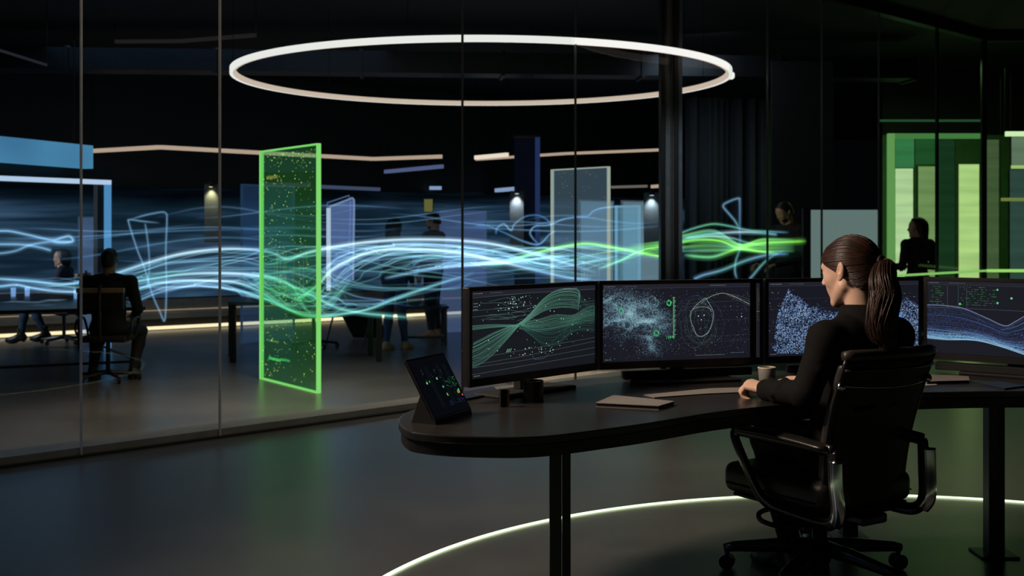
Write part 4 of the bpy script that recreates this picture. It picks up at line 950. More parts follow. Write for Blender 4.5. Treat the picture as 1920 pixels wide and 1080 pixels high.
# blue haze of the room, painted as glowing streaks on back wall panels
def haze_mat():
    m, nt, out = nodes('blue_streak_haze'); L = nt.links.new
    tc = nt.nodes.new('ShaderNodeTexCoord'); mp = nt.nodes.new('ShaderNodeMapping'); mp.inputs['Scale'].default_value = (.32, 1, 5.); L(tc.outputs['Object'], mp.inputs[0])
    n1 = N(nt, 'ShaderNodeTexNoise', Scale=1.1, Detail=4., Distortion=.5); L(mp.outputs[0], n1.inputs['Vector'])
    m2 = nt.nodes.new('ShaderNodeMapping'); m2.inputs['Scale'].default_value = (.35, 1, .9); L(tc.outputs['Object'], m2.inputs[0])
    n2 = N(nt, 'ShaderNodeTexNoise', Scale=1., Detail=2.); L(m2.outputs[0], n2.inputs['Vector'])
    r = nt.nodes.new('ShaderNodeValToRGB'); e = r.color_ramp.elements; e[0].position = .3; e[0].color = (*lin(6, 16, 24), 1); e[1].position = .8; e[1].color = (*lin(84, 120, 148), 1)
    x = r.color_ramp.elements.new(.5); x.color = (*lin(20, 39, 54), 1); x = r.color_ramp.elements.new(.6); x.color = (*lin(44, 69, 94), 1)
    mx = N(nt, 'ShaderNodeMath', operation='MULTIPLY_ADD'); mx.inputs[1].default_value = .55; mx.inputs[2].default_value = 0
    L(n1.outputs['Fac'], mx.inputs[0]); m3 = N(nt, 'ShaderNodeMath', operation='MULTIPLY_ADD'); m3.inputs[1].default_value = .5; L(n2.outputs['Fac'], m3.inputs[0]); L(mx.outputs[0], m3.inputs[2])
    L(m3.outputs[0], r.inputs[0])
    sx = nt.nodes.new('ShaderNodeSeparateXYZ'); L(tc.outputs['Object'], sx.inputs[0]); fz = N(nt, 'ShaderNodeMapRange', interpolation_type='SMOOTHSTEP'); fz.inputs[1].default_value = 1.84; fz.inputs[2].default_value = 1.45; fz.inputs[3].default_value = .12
    L(sx.outputs['Z'], fz.inputs[0])                     # the painted haze thins out towards its top
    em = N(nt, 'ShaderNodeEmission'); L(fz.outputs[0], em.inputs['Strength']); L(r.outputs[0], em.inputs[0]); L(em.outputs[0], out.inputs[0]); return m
dm = haze_mat()
dw = thing('haze_wall', 'long run of glowing panels standing for the blue haze across the back of the room', 'screen', bw(-2), math.atan2(BWB.y, BWB.x))
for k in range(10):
    x0 = k*1.55; o = MB().box((x0+.006, -.05, .22), (x0+1.544, -.005, 1.86)).build('haze_panel', dm, dw)
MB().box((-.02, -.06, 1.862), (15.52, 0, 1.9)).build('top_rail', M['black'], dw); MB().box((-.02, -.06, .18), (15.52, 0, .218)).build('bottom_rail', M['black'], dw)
# bench with a light line under its edge
be = thing('bench', 'long low beige bench with a glowing light line along the back wall', 'bench', bw(-2), math.atan2(BWB.y, BWB.x))
MB().box((0, -.62, BF+.17), (13.2, -.08, BF+.25)).build('seat_slab', mat('beige_bench_wood', (.42, .33, .23), .5, scale=6, stretch=(.3, 4, 4)), be)
MB().box((0, -.5, BF), (13.2, -.1, BF+.17)).build('base', M['black_matt'], be); MB().box((0, -.08, BF+.17), (13.2, -.062, BF+.42)).build('back_panel', mat('taupe_panel', (.26, .24, .21), .6), be); MB().box((0, -.1, BF+.251), (13.2, -.085, BF+.262)).build('rear_fill_line', emis('dim_warm_line', lin(255, 225, 180), .35), be)  # rear glow line added to brighten the bench back and wall foot
MB().box((0, -.6, BF+.015), (13.2, -.56, BF+.06)).build('light_line', emis('warm_bench_led', lin(255, 232, 185), 1.3), be)

# overhead light box and the lit portal at the left
lb = at(-70, 256.5, 12.1); rb = at(172, 270, 14.); dirv = Vector((rb.x-lb.x, rb.y-lb.y, 0)); ang = math.atan2(dirv.y, dirv.x); Lb = dirv.length
e = thing('light_box', 'blue glowing blank light box hanging high in the upper left', 'light', Vector((lb.x, lb.y, 2.22)), ang)
def lbm():
    m, nt, out = nodes('blue_light_box'); L = nt.links.new; tc = nt.nodes.new('ShaderNodeTexCoord'); n = N(nt, 'ShaderNodeTexNoise', Scale=.6, Detail=1.); L(tc.outputs['Object'], n.inputs['Vector'])
    r = nt.nodes.new('ShaderNodeValToRGB'); r.color_ramp.elements[0].position = .35; r.color_ramp.elements[1].position = .65; r.color_ramp.elements[0].color = (*lin(62, 112, 155), 1); r.color_ramp.elements[1].color = (*lin(92, 165, 205), 1)
    L(n.outputs['Fac'], r.inputs[0]); em = N(nt, 'ShaderNodeEmission', Strength=.85); L(r.outputs[0], em.inputs[0]); L(em.outputs[0], out.inputs[0]); return m
MB().box((0, -.02, -.28), (Lb, .12, -.012)).build('lit_face', lbm(), e); MB().box((0, -.03, -.012), (Lb, .13, 0)).build('top_cap', M['black'], e)
for x in (.3, Lb-.25): MB().tube([(x, .05, 0), (x, .05, 3.612-2.22)], .008, 6).build('hanger', M['black_matt'], e)
lb = at(-60, 329, 13.1); rb = at(206, 338, 14.6); dirv = Vector((rb.x-lb.x, rb.y-lb.y, 0)); ang = math.atan2(dirv.y, dirv.x); Lb = dirv.length; pz = rb.z
e = thing('lit_portal', 'tall portal with a glowing white lintel and a glowing blue right post', 'light', Vector((lb.x, lb.y, BF)), ang)
hh = pz-BF
MB().box((0, -.03, hh-.055), (Lb, .03, hh)).build('lintel_light', emis('ice_white_led', lin(190, 215, 245), .95), e)
MB().box((Lb-.07, -.03, 0), (Lb, .03, hh-.056)).build('post_light', emis('blue_post_led', lin(84, 148, 200), .9), e)
MB().box((0, -.04, hh+.001), (Lb+.01, .06, hh+.16)).build('head_beam', M['black'], e)
MB().box((Lb-.16, .02, 0), (Lb-.06, .1, hh)).build('post', M['black_matt'], e)

# glass panels with glowing edges
PT = tinted_light('panel_glow', 1.)
def glow_panel(lab, A, B, z0, z1, edge, tint, glow, gs, edgew=.02, dots=None, dotcol=(1, 1, 1), depth=.03, name='glass_display', group=None, strength=1., ndots=300, dk=.45):
    A = Vector(A); B = Vector(B); d = B-A; d.z = 0; L = d.length; e = thing(name, lab, 'panel', Vector((A.x, A.y, z0)), math.atan2(d.y, d.x), group); H = z1-z0
    MB().box((edgew, -depth*.3, edgew), (L-edgew, depth*.3, H-edgew)).build('sheet', glass(lab[:20]+'_sheet', tint, 1.15, 0, glow, gs), e)
    em = emis(lab[:20]+'_edge', edge, strength); f = MB()
    f.box((0, -depth/2, 0), (edgew, depth/2, H)).box((L-edgew, -depth/2, 0), (L, depth/2, H)).box((edgew, -depth/2, H-edgew), (L-edgew, depth/2, H)).box((edgew, -depth/2, 0), (L-edgew, depth/2, edgew))
    f.build('glowing_edge', em, e, bevel=.004)
    if dots:
        mb = MB(); r = random.Random(dots)
        for _ in range(ndots):
            x, z = r.uniform(.05, L-.05), r.random(); z = (1-z**2.2*.5 if r.random() < .45 else (z**1.6*.45 if r.random() < .5 else z))*(H-.1)+.05
            q = r.uniform(.0018, .005); k = r.uniform(.1, 1.)*dk
            mb.box((x-q, -depth*.35, z-q), (x+q, -depth*.31, z+q), 0, None, tuple(k*c for c in dotcol))
        for _ in range(16):
            x = r.uniform(.3, L-.1); z = r.uniform(.95, 1.3); mb.box((x-.003, -depth*.35, z-r.uniform(.1, .3)), (x+.003, -depth*.31, z), 0, None, tuple(.07*c for c in dotcol))
        o = mb.build('light_specks', PT, e, colors=True); o['kind'] = 'stuff'
    return e
gp = glow_panel('tall green glowing glass panel standing on the floor behind the glass', floor_pt(490, 11.65), floor_pt(598, 10.6), BF, BF+2.21, lin(136, 226, 116), (.68, .88, .7), lin(46, 98, 52), .19, .013, 3, lin(190, 230, 90), .045, ndots=420, dk=.75)
gp.children[1].data.materials[0].node_tree.nodes['Emission'].inputs[1].default_value = .95
for lo, hi, k, c in (((.22, -.02, .21), (.5, -.016, .235), .3, (70, 230, 100)), ((.5, -.02, .225), (.7, -.016, .245), .2, (70, 230, 100)), ((.22, -.02, .38), (.45, -.016, .4), .12, (150, 190, 80)), ((.17, -.02, 1.93), (.42, -.016, 1.96), .15, (190, 190, 90))):
    MB().box(lo, hi, 0, None, tuple(k*q for q in lin(*c))).build('readout_bar', PT, gp, colors=True)
wp = glow_panel('tall pale glass panel with a white glowing edge behind the first two monitors', floor_pt(1035, 15.), floor_pt(1142, 14.25), BF, BF+2.2, lin(200, 212, 196), (.8, .86, .9), lin(70, 88, 100), .34, .013, 8, lin(190, 150, 80), .05, strength=.62, ndots=110, dk=.4)
tall = [('frosted grey-blue glass panel under the glowing lintel at the left', (146, 15.4), (194, 15.4), 0, 1.62, lin(70, 92, 120), (.7, .76, .84), lin(72, 92, 122), .4, .015, .4),
        ('hazy blue glass panel left behind the green panel', (452, 15.2), (552, 16.0), 1.0, 2.03, lin(70, 105, 150), (.75, .83, .92), lin(52, 82, 122), .15, .02, .25),
        ('grey-blue glass screen right of the standing man', (825, 16.9), (912, 17.2), 0, 1.72, lin(95, 118, 165), (.55, .62, .74), lin(70, 86, 118), .42, .03, .4),
        ('grey glass panel just left of the dark column', (1165, 16.3), (1236, 16.8), 0, 1.85, lin(120, 140, 150), (.7, .75, .78), lin(88, 108, 116), .7, .02, .3),
        ('misty grey glass panel seen through the white-edged panel', (1086, 16.), (1150, 16.6), 0, 1.85, lin(110, 130, 140), (.7, .75, .78), lin(84, 106, 118), .7, .02, .3),
        ('blue-edged glass panel right of the white-edged panel', (1154, 15.), (1200, 14.6), 0, 1.75, lin(130, 185, 215), (.75, .84, .88), lin(76, 110, 126), .5, .028, .7)]
for lab, a, b, z0, z1, ed, ti, gl_, gs, ew, st in tall: glow_panel(lab, floor_pt(*a), floor_pt(*b), BF, BF+z1, ed, ti, gl_, gs, ew, strength=st, group='glass panels in the back room')
e = thing('light_column', 'tall dim blue light column above the ribbons left of the white-edged panel', 'light', floor_pt(965, 17.5), .1)
MB().box((0, 0, 0), (.37, .06, 2.78)).build('diffuser', emis('dim_blue_diffuser', lin(9, 13, 24), .7, False), e); MB().box((.3, -.02, 0), (.37, -.002, 2.8)).build('bright_edge', emis('blue_edge', lin(38, 55, 98), .8, False), e); MB().box((-.01, -.03, 2.8), (.38, .07, 2.83)).build('cap', M['black'], e)

# tables
def table(name, lab, A, B, C_, top, th, tm, lm, legw, rail=None):
    A, B, C_ = Vector(A), Vector(B), Vector(C_); D = A+(C_-B); o = (A+B+C_+D)/4; o.z = BF; e = thing(name, lab, 'table', o); pl = [(p.x-o.x, p.y-o.y) for p in (A, B, C_, D)]
    MB().prism(pl, top-BF-th, top-BF).build('tabletop', tm, e, bevel=.006)
    ins = inset(pl, .07)
    for p in ins: MB().box((p[0]-legw/2, p[1]-legw/2, 0), (p[0]+legw/2, p[1]+legw/2, top-BF-th)).build('leg', lm, e)
    if rail:
        for i in (0, 1, 3): a, b = ins[i], ins[(i+1) % 4]; MB().bar((*a, rail), (*b, rail), legw*.7, legw*.7).build('stretcher', lm, e)
    return e
TT = .45
gloss = mat('black_gloss_top', (.012, .0125, .013), .38, spec=.3)
tA, tB, tC = Vector((-5.15, 11.4, 0)), Vector((-3.70, 12.12, 0)), Vector((-5.35, 15.0, 0))
lt = table('meeting_table', 'long black glossy meeting table with thin legs between the seated pair', tA, tB, tC, TT, .035, gloss, M['black'], .035, .12)
MB().bar((tB+(tC-tB)*.985).to_tuple()[:2]+(TT-BF-.008,), ((tA+(tC-tB)*.985).x, (tA+(tC-tB)*.985).y, TT-BF-.008), .05, .036).build('far_wood_edge', mat('oak_edge', (.6, .42, .27), .5, scale=8, stretch=(6, 6, 1)), lt, loc=-lt.location+Vector((0, 0, BF)))
mt = table('work_table', 'dark square-legged work table behind the green panel', floor_pt(430, 13.0), floor_pt(716, 13.1), floor_pt(700, 13.9), TT, .04, mat('slate_top', (.05, .058, .062), .25), M['black'], .06, None)
st = table('side_table', 'slim dark side table carrying two glass globes', floor_pt(752, 15.0), floor_pt(842, 15.0), floor_pt(836, 15.5), .27, .03, M['desk'], M['frame'], .04, .1)
GL = glass('vessel_glass', (.85, .9, .92), 1.4)
for k, px in enumerate((777, 808)):
    p = floor_pt(px, 15.2); p.z = .27; e = thing('glass_globe', ['round clear glass globe on the side table, nearer the standing woman', 'round clear glass globe on the side table, further from the standing woman'][k], 'vase', p, 0, 'glass globes on the side table')
    MB().lathe([(.0, .0), (.05, .0), (.085, .035), (.1, .09), (.088, .145), (.05, .18), (.042, .2), (.046, .205)], n=24).build('globe', GL, e, smooth=True); MB().lathe([(.0, .004), (.046, .004), (.08, .037), (.093, .08), (0, .08)], n=24).build('water', glass('water', (.7, .82, .88), 1.33), e, smooth=True)
for k, (px, d) in enumerate(((25, 13.85), (51, 14.0), (143, 13.4))):
    p = floor_pt(px, d); p.z = TT; e = thing('drinking_glass', ['first clear tumbler at the far end of the meeting table', 'second clear tumbler at the far edge of the meeting table', 'clear tumbler on the meeting table beside the seated man'][k], 'glass', p, 0, 'tumblers on the meeting table')
    MB().lathe([(0, 0), (.026, 0), (.03, .11), (.027, .11), (.024, .012), (0, .012)], n=18).build('tumbler', glass('glowing_blue_glass', (.75, .85, .95), 1.45, .1, lin(120, 150, 190), .35), e, smooth=True)  # tumbler glass carries a pale blue glow in its material
for k, (px, d, r) in enumerate(((28, 12.9, .3), (62, 12.8, -.2), (100, 13.2, .5), (78, 12.3, .1))):
    p = floor_pt(px, d); p.z = TT; tag(MB().box((-.1, -.14, 0), (.1, .14, .003)).build('paper_sheet', mat('white_paper', (.7, .72, .74), .6), loc=p), ['white paper sheet at the far left of the meeting table', 'white paper sheet in the middle of the meeting table', 'white paper sheet in front of the seated woman', 'white paper sheet on the near side of the meeting table'][k], 'paper', 'papers on the meeting table'); bpy.context.view_layer.update()
for k, (px, d) in enumerate(((468, 13.45), (482, 13.35))):
    p = floor_pt(px, d); p.z = TT; e = thing('teacup', ['small pale cup at the end of the work table', 'small tan cup beside the pale cup on the work table'][k], 'cup', p); MB().lathe([(0, 0), (.025, 0), (.04, .05), (.036, .05), (.022, .008), (0, .008)], n=18).build('bowl', M['ceramic_in'] if k == 0 else M['brown_cover'], e, smooth=True)
# small standing tablet panel on the work table
A, B = at(614, 561, 13.35), at(664, 561, 13.75); A.z = B.z = TT+.1; d = B-A
e = thing('table_screen', 'white-edged slanted glass screen standing on the work table', 'screen', Vector((A.x, A.y, TT)), math.atan2(d.y, d.x)); L = d.xy.length
MB().box((-.02, -.05, 0), (.07, .05, .1)).build('foot', M['brown_cover'], e, bevel=.004)
MB().box((.0, -.015, .1), (.038, .015, 1.02)).build('post_light', emis('post_white', lin(190, 212, 236), .85), e)
P = [(.03, 0, 1.03), (L-.03, 0, 1.14), (L-.004, 0, 1.12), (L, 0, 1.05), (L-.02, 0, .2)]
MB().tube(P, .012, 6).build('edge_light', emis('edge_soft_white', lin(135, 160, 200), .7), e); MB().tube([(.06, .06, 1.0), (.07, .06, 1.08), (L-.02, .06, 1.17), (L+.01, .06, 1.1), (L-.02, .06, .5)], .008, 6).build('second_edge_light', emis('edge_dim_white', lin(105, 130, 175), .5), e)
MB().add([(.04, .002, .12), (L-.02, .002, .2), (L-.006, .002, 1.12), (.04, .002, 1.03), (.04, .012, .12), (L-.02, .012, .2), (L-.006, .012, 1.12), (.04, .012, 1.03)], [(0, 1, 2, 3), (4, 7, 6, 5), (0, 4, 5, 1), (1, 5, 6, 2), (2, 6, 7, 3), (3, 7, 4, 0)]).build('sheet', glass('table_screen_sheet', (.75, .82, .9), 1.2, 0, lin(76, 92, 130), .6), e)
p = at(1095, 714, 11.3); e = thing('pale_strip_block', 'low pale block added for the bright floor strip behind the glass, seen below the first two monitors', 'bench', Vector((p.x, 11.3, BF)), .12)  # added block standing in for the bright floor strip behind the glass
MB().box((-.7, -.16, .22), (.75, .2, .29)).build('top', mat('pale_block_top', (.55, .5, .44), .5), e, bevel=.005); MB().box((-.66, -.12, 0), (.71, .16, .22)).build('base', mat('pale_block_base', (.5, .46, .4), .6), e)

# meeting chairs
def side_chair(lab, loc, rzv, group=None):
    e = thing('meeting_chair', lab, 'chair', loc, rzv, group)
    MB().box((-.22, -.22, .385), (.22, .22, .44)).build('seat', M['black_matt'], e, bevel=.015)
    MB().box((-.215, -.27, .7), (.215, -.235, .855)).build('backrest', M['black'], e, bevel=.01); MB().box((-.22, -.28, .855), (.22, -.235, .9)).build('wood_top_rail', mat('chair_oak', (.32, .22, .13), .5, scale=20), e, bevel=.006)
    MB().tube([(0, -.288, .93), (0, -.291, .6), (0, -.27, .42), (0, -.15, .37)], .016, 8).build('back_post', M['black'], e, smooth=True)
    MB().lathe([(0, .06), (.022, .06), (.022, .385), (0, .385)], n=14).build('column', M['black'], e)
    for k in range(5):
        a = .3+k*2*PI/5; lg = MB().tube([(0, 0, .09), (.3*math.cos(a), .3*math.sin(a), .055)], [.022, .014], 8).build('base_leg', M['black'], e); MB().tube([(.29*math.cos(a)-.01, .29*math.sin(a), .025), (.29*math.cos(a)+.012, .29*math.sin(a), .025)], .025, 12).build('caster', M['black'], lg)
    for s in (-1, 1): MB().tube(spline([(s*.22, -.15, .41), (s*.26, -.16, .5), (s*.26, -.1, .59), (s*.26, .1, .6), (s*.24, .14, .5), (s*.22, .12, .41)], 4), .012, 6).build('armrest', M['black'], e, smooth=True)
    return e
# seated man, seen from behind
mp = floor_pt(204, 11.5)
side_chair('black meeting chair with an oak top rail carrying the seated man', mp+Vector((0, -.02, 0)), .06)
J = seated(.40, .41); J['wrL'] = Vector((-.1, .34, .66)); J['wrR'] = Vector((.16, .34, .62)); J['anR'] = Vector((.2, .12, .09)); J['knR'] = Vector((.2, .42, .44)); J['anL'] = Vector((-.2, .18, .09)); J['knL'] = Vector((-.22, .42, .44))
person('man in a black suit seated from behind at the meeting table', mp, .06, J, False, .0, 'short', M['suit'], M['suit'], M['shoe'], collar=M['white_shirt'])
# seated woman in profile
mp = floor_pt(120, 15.25)
side_chair('black meeting chair carrying the seated woman in a navy jacket', mp, 1.5)
J = seated(.37, .34); J['head'] += Vector((0, .0, -.03)); J['wrL'] = Vector((-.12, .42, .62)); J['wrR'] = Vector((.1, .4, .62)); J['anL'] = Vector((-.1, .5, .12)); J['anR'] = Vector((.14, .28, .12)); J['knL'] = Vector((-.1, .45, .46))
person('woman in a navy jacket, blue jeans and heeled boots seated at the meeting table', mp, 1.62, J, True, -.1, 'bob', M['navy'], M['jeans'], M['shoe'], collar=M['white_shirt'], heel=.03)
# standing woman from behind
J = standing(1.58, .34); J['elL'] += Vector((.02, .1, 0)); J['wrL'] += Vector((.06, .22, .1)); J['anL'] += Vector((.03, -.1, 0)); J['anR'] += Vector((.02, .08, 0)); J['hem'] = .8
person('woman with long dark hair in a charcoal coat, jeans and tan boots standing from behind', floor_pt(740, 14.5), -.35, J, True, -.1, 'long', M['charcoal'], M['jeans'], M['tan'], heel=.0)
J = standing(1.68, .4); J['wrR'] += Vector((-.1, .22, .12)); J['elR'] += Vector((0, .05, 0))
person('bearded man in a brown sweater standing in profile behind the glass globes', floor_pt(812, 16.2), 1.15, J, False, .25, 'short', M['brown'], M['charcoal'], M['tan'], pitch=.25)
J = standing(1.78, .42); J['wrR'] += Vector((-.12, .25, .15)); J['wrL'] += Vector((.1, .25, .15)); J['head'] += Vector((0, .05, -.01))
person('man in a dark shirt looking down, standing beside the grey board', floor_pt(1478, 13.6), 2.0, J, False, .0, 'short', M['suit'], M['suit'], M['shoe'], pitch=.42)
J = standing(1.58, .4); J['wrL'] += Vector((.05, .25, .2)); J['wrR'] += Vector((-.05, .25, .2)); J['elL'] += Vector((-.0, .03, 0))
person('woman with long hair standing in profile against the bright green room', floor_pt(1720, 14.1), .45, J, True, 1.05, 'long', M['suit'], M['suit'], M['shoe'])
# chair pulled out behind the work table with a dark coat thrown over it
side_chair('black meeting chair standing behind the work table', floor_pt(588, 14.7), 2.5)
e = thing('lounge_chair', 'low black sling chair right of the work table legs', 'chair', floor_pt(668, 15.5), -.3)
MB().add([(-.25, -.35, .5), (.25, -.35, .5), (.25, .1, .36), (-.25, .1, .36), (.25, .45, .05), (-.25, .45, .05)]+[(-.25, -.35, .46), (.25, -.35, .46), (.25, .1, .32), (-.25, .1, .32), (.25, .45, .01), (-.25, .45, .01)], [(0, 1, 2, 3), (3, 2, 4, 5), (6, 9, 8, 7), (9, 11, 10, 8), (0, 6, 7, 1), (1, 7, 8, 2), (2, 8, 10, 4), (4, 10, 11, 5), (5, 11, 9, 3), (3, 9, 6, 0)]).build('sling', M['black_matt'], e)
for s in (-1, 1): MB().tube([(s*.26, -.35, .0), (s*.26, -.1, .4), (s*.26, .05, .35), (s*.26, -.4, .45)], .014, 6).build('side_frame', M['black'], e)

# wall lamps with back plates added to catch their light cones
def wall_lamp(lab, px, py, d, col, power):
    p = at(px, py, d); e = thing('wall_lamp', lab, 'lamp', p)
    MB().box((-.1, .04, -.8), (.1, .06, .04)).build('back_plate', mat(lab[:14]+'_plate', (.07, .08, .085), .6), e); MB().lathe([(0, 0), (.03, 0), (.03, .06), (0, .07)], c=(0, .0, 0), n=14).build('lamp_head', M['black'], e); MB().lathe([(0, -.004), (.026, -.004), (.026, -.001), (0, -.001)], n=14).build('lens', emis(lab[:14]+'_lens', col, 2.), e)
    return p
WL = [wall_lamp('small wall lamp throwing a yellow cone left of the green panel', 395, 350, 17.2, lin(255, 240, 160), 1), wall_lamp('small wall lamp throwing a white cone beside the blue light column', 969, 363, 17.2, lin(225, 235, 255), 1), wall_lamp('small wall lamp throwing a white cone left of the dark column', 1222, 366, 16.0, lin(215, 235, 255), 1)]
e = thing('light_plate', 'dim yellow light plate on the wall above the standing man', 'light', at(803, 380, 17.4)); MB().box((-.06, 0, -.13), (.06, .03, .05)).build('diffuser', emis('dim_yellow', lin(112, 112, 60), .8), e); MB().box((-.07, .031, -.14), (.07, .05, .06)).build('back_box', M['black'], e)

# ------------------------------------------------------------------ right side: curtains, board, green room
mb = MB(); n = 150; vs = []; A, B = at(1284, 0, 15.6), at(1452, 0, 15.9)
for i in range(n+1):
    u = i/n; p = A.lerp(B, u); y = p.y+.08*math.sin(u*31+2*math.sin(u*9))+.05*math.sin(u*17+1)*math.sin(u*5)+.02*math.sin(u*87); vs += [(p.x, y, BF+.01), (p.x, y, 2.95), (p.x, y+.012, 2.95), (p.x, y+.012, BF+.01)]
fs = [(i*4+j, i*4+(j+1) % 4, (i+1)*4+(j+1) % 4, (i+1)*4+j) for i in range(n) for j in range(4)]
tag(mb.add(vs, fs).build('curtain', mat('grey_blue_curtain', (.085, .095, .115), .8), smooth=True), 'dark floor-length pleated curtain right of the dark column', 'curtain')
MB2 = MB().box((0, 0, 0), (.75, .05, 3.5)); o = MB2.build('partition_board', mat('charcoal_panel', (.035, .036, .04), .6)); o.location = floor_pt(1447, 14.6); tag(o, 'tall charcoal wall panel behind the man beside the grey board', 'panel')
e = thing('display_board', 'blank pale grey lit board behind the woman\'s head', 'board', Vector((3.237, 13.0, BF)), 0)
MB().box((0, -.012, .25), (.72, -.002, 1.662)).build('lit_face', emis('pale_grey_screen', lin(106, 126, 122), .92), e); MB().box((-.085, 0, .2), (.735, .05, 1.68)).build('housing', M['black'], e, bevel=.005)
MB().box((-.085, -.02, .2), (-.005, 0, 1.67)).build('dark_side_strip', M['black_matt'], e)
for x in (.1, .62): MB().box((x-.03, -.2, 0), (x+.03, .25, .03)).box((x-.02, .01, .03), (x+.02, .04, .22)).build('foot', M['black'], e)
# green room
def gbox(px0, py0, px1, py1, d, th=.04):
    a, b = at(px0, py0, d), at(px1, py1, d); return (a.x, d, b.z), (b.x, d+th, a.z)
gw = MB(); lo, hi = gbox(1655, 235, 2060, 640, 17.6); gw.box((lo[0], lo[1], BF), (hi[0], hi[1], 2.62)); gw.box((lo[0], lo[1], 2.62), (hi[0], hi[1], 3.62), 1)
struct(gw.build('wall_green', [mat('green_wall', (.1, .24, .08), .6), M['black_matt']]))
e = thing('green_portal', 'glowing green door frame around the bright green room', 'frame', floor_pt(1668, 15.2))
def part_px(parent, name, m, px0, py0, px1, py1, d, th=.05, bottom=None):
    lo, hi = gbox(px0, py0, px1, py1, d, th); o = parent.location
    lo = Vector(lo)-o; hi = Vector(hi)-o
    if bottom is not None: lo.z = bottom-o.z
    return MB().box(lo, hi).build(name, m, parent)
pg = emis('portal_green', lin(112, 172, 94), .8)
part_px(e, 'left_post', pg, 1666, 250, 1678, 600, 15.2, .07, BF); part_px(e, 'lintel', emis('lintel_green', lin(84, 146, 76), .75), 1679.5, 250, 1846, 258, 15.2, .2); part_px(e, 'upper_trim', emis('dim_green_line', lin(44, 92, 56), .7), 1648, 224, 1846, 228, 14.85, .03)
bl_list = [('pale green backlit panel behind the standing woman', 1679, 316, 1712, 600, 16.6, (192, 228, 164), .95), ('tall bright yellow-green backlit panel between two black mullions', 1798, 308, 1836, 600, 16.4, (188, 228, 138), .95),
           ('soft olive-green backlit panel just left of the first black mullion', 1722, 312, 1754, 600, 16.9, (134, 172, 104), .75), ('green frosted panel over the pale green panel', 1679, 259, 1714, 314, 16.6, (64, 142, 84), .75),
           ('dark green strip of wall light above the olive panel', 1716, 259, 1755, 308, 16.8, (40, 98, 50), .7),
           ('dull green column right of the second black mullion', 1850, 262, 1873, 600, 16.2, (82, 108, 68), .7), ('grey-green lit panel in the upper right corner of the green room', 1897, 256, 1960, 309, 16.0, (116, 142, 112), .75), ('teal glass panel at the far right of the green room', 1894, 318, 1965, 600, 16.3, (58, 88, 78), .7),
           ('deep green glass panel between the two bright panels', 1760, 262, 1790, 600, 17.0, (28, 62, 36), .8)]
for lab, x0, y0, x1, y1, d, c, s_ in bl_list:
    lo, hi = gbox(x0, y0, x1, min(y1, 560), d); 
    if y1 == 600: lo = (lo[0], lo[1], BF)
    e = thing('backlit_screen', lab, 'panel', Vector((lo[0], d, lo[2])), 0, 'backlit panels of the green room'); w_, h_ = hi[0]-lo[0], hi[2]-lo[2]
    m, nt, out = nodes(lab[:24]); L_ = nt.links.new; tc = nt.nodes.new('ShaderNodeTexCoord'); mp = nt.nodes.new('ShaderNodeMapping'); mp.inputs['Scale'].default_value = (.5, 1, 6); L_(tc.outputs['Object'], mp.inputs[0]); nz = N(nt, 'ShaderNodeTexNoise', Scale=1.2, Detail=2.); L_(mp.outputs[0], nz.inputs['Vector'])
    r_ = nt.nodes.new('ShaderNodeValToRGB'); r_.color_ramp.elements[0].position = .3; r_.color_ramp.elements[1].position = .7; cc = lin(*c); r_.color_ramp.elements[0].color = (*[q*.78 for q in cc], 1); r_.color_ramp.elements[1].color = (*[min(1, q*1.12) for q in cc], 1); L_(nz.outputs['Fac'], r_.inputs[0]); em = N(nt, 'ShaderNodeEmission', Strength=s_); L_(r_.outputs[0], em.inputs[0]); L_(em.outputs[0], out.inputs[0])
    MB().box((0, 0, 0), (w_, .03, h_)).build('diffuser', m, e); MB().box((-.012, .005, 0), (-.001, .04, h_)).box((w_+.001, .005, 0), (w_+.012, .04, h_)).build('frame', M['black'], e)
for k, (x0, x1, y, d, c, r, lab) in enumerate(((1884, 1970, 251, 15.4, (222, 255, 190), .055, 'bright green-white tube lamp at the top of the green room'), (1895, 1970, 313, 15.9, (170, 200, 120), .04, 'pale green tube lamp below the bright tube lamp'), (1876, 1970, 374, 16.0, (116, 130, 66), .04, 'dim olive tube lamp, lowest of the tube lamps'))):
    line_lamp(lab, [at(x0, y, d), at(x1, y, d)], emis('tube_%d_light' % (k+1), lin(*c), .95), r, 'tube lamps of the green room')
# lit rail along the foot of the green glass
e = thing('lit_rail', 'glowing green handrail along the glass of the green room', 'rail', pt(6.62, -.03, .735), PI/4)
MB().bar((0, 0, 0), ((TE-6.62)*2**.5, 0, 0), .03, .022).build('light_bar', emis('rail_green', lin(140, 205, 105), .85), e)
e2 = MB().bar((0, 0, 0), (2.2, 0, 0), .03, .035); o = e2.build('return_light_bar', emis('rail_green_bright', lin(160, 225, 110), .9), e); o.matrix_local = Matrix.Rotation(-PI/4, 4, 'Z'); o.location = ((TE-6.62)*2**.5, 0, 0)
for t in (0.02, .8, 1.6, 2.38): MB().bar((t, 0, -.72), (t, 0, -.016), .02, .02, up=(1, 0, 0)).build('support', M['black'], e)
tag(MB().box((-.06, -.07, 0), (.06, .07, .13)).build('ceiling_speaker', M['black'], loc=(6.2, 13.6, 2.5+.9)), 'small black speaker box near the ceiling above the green room', 'speaker')

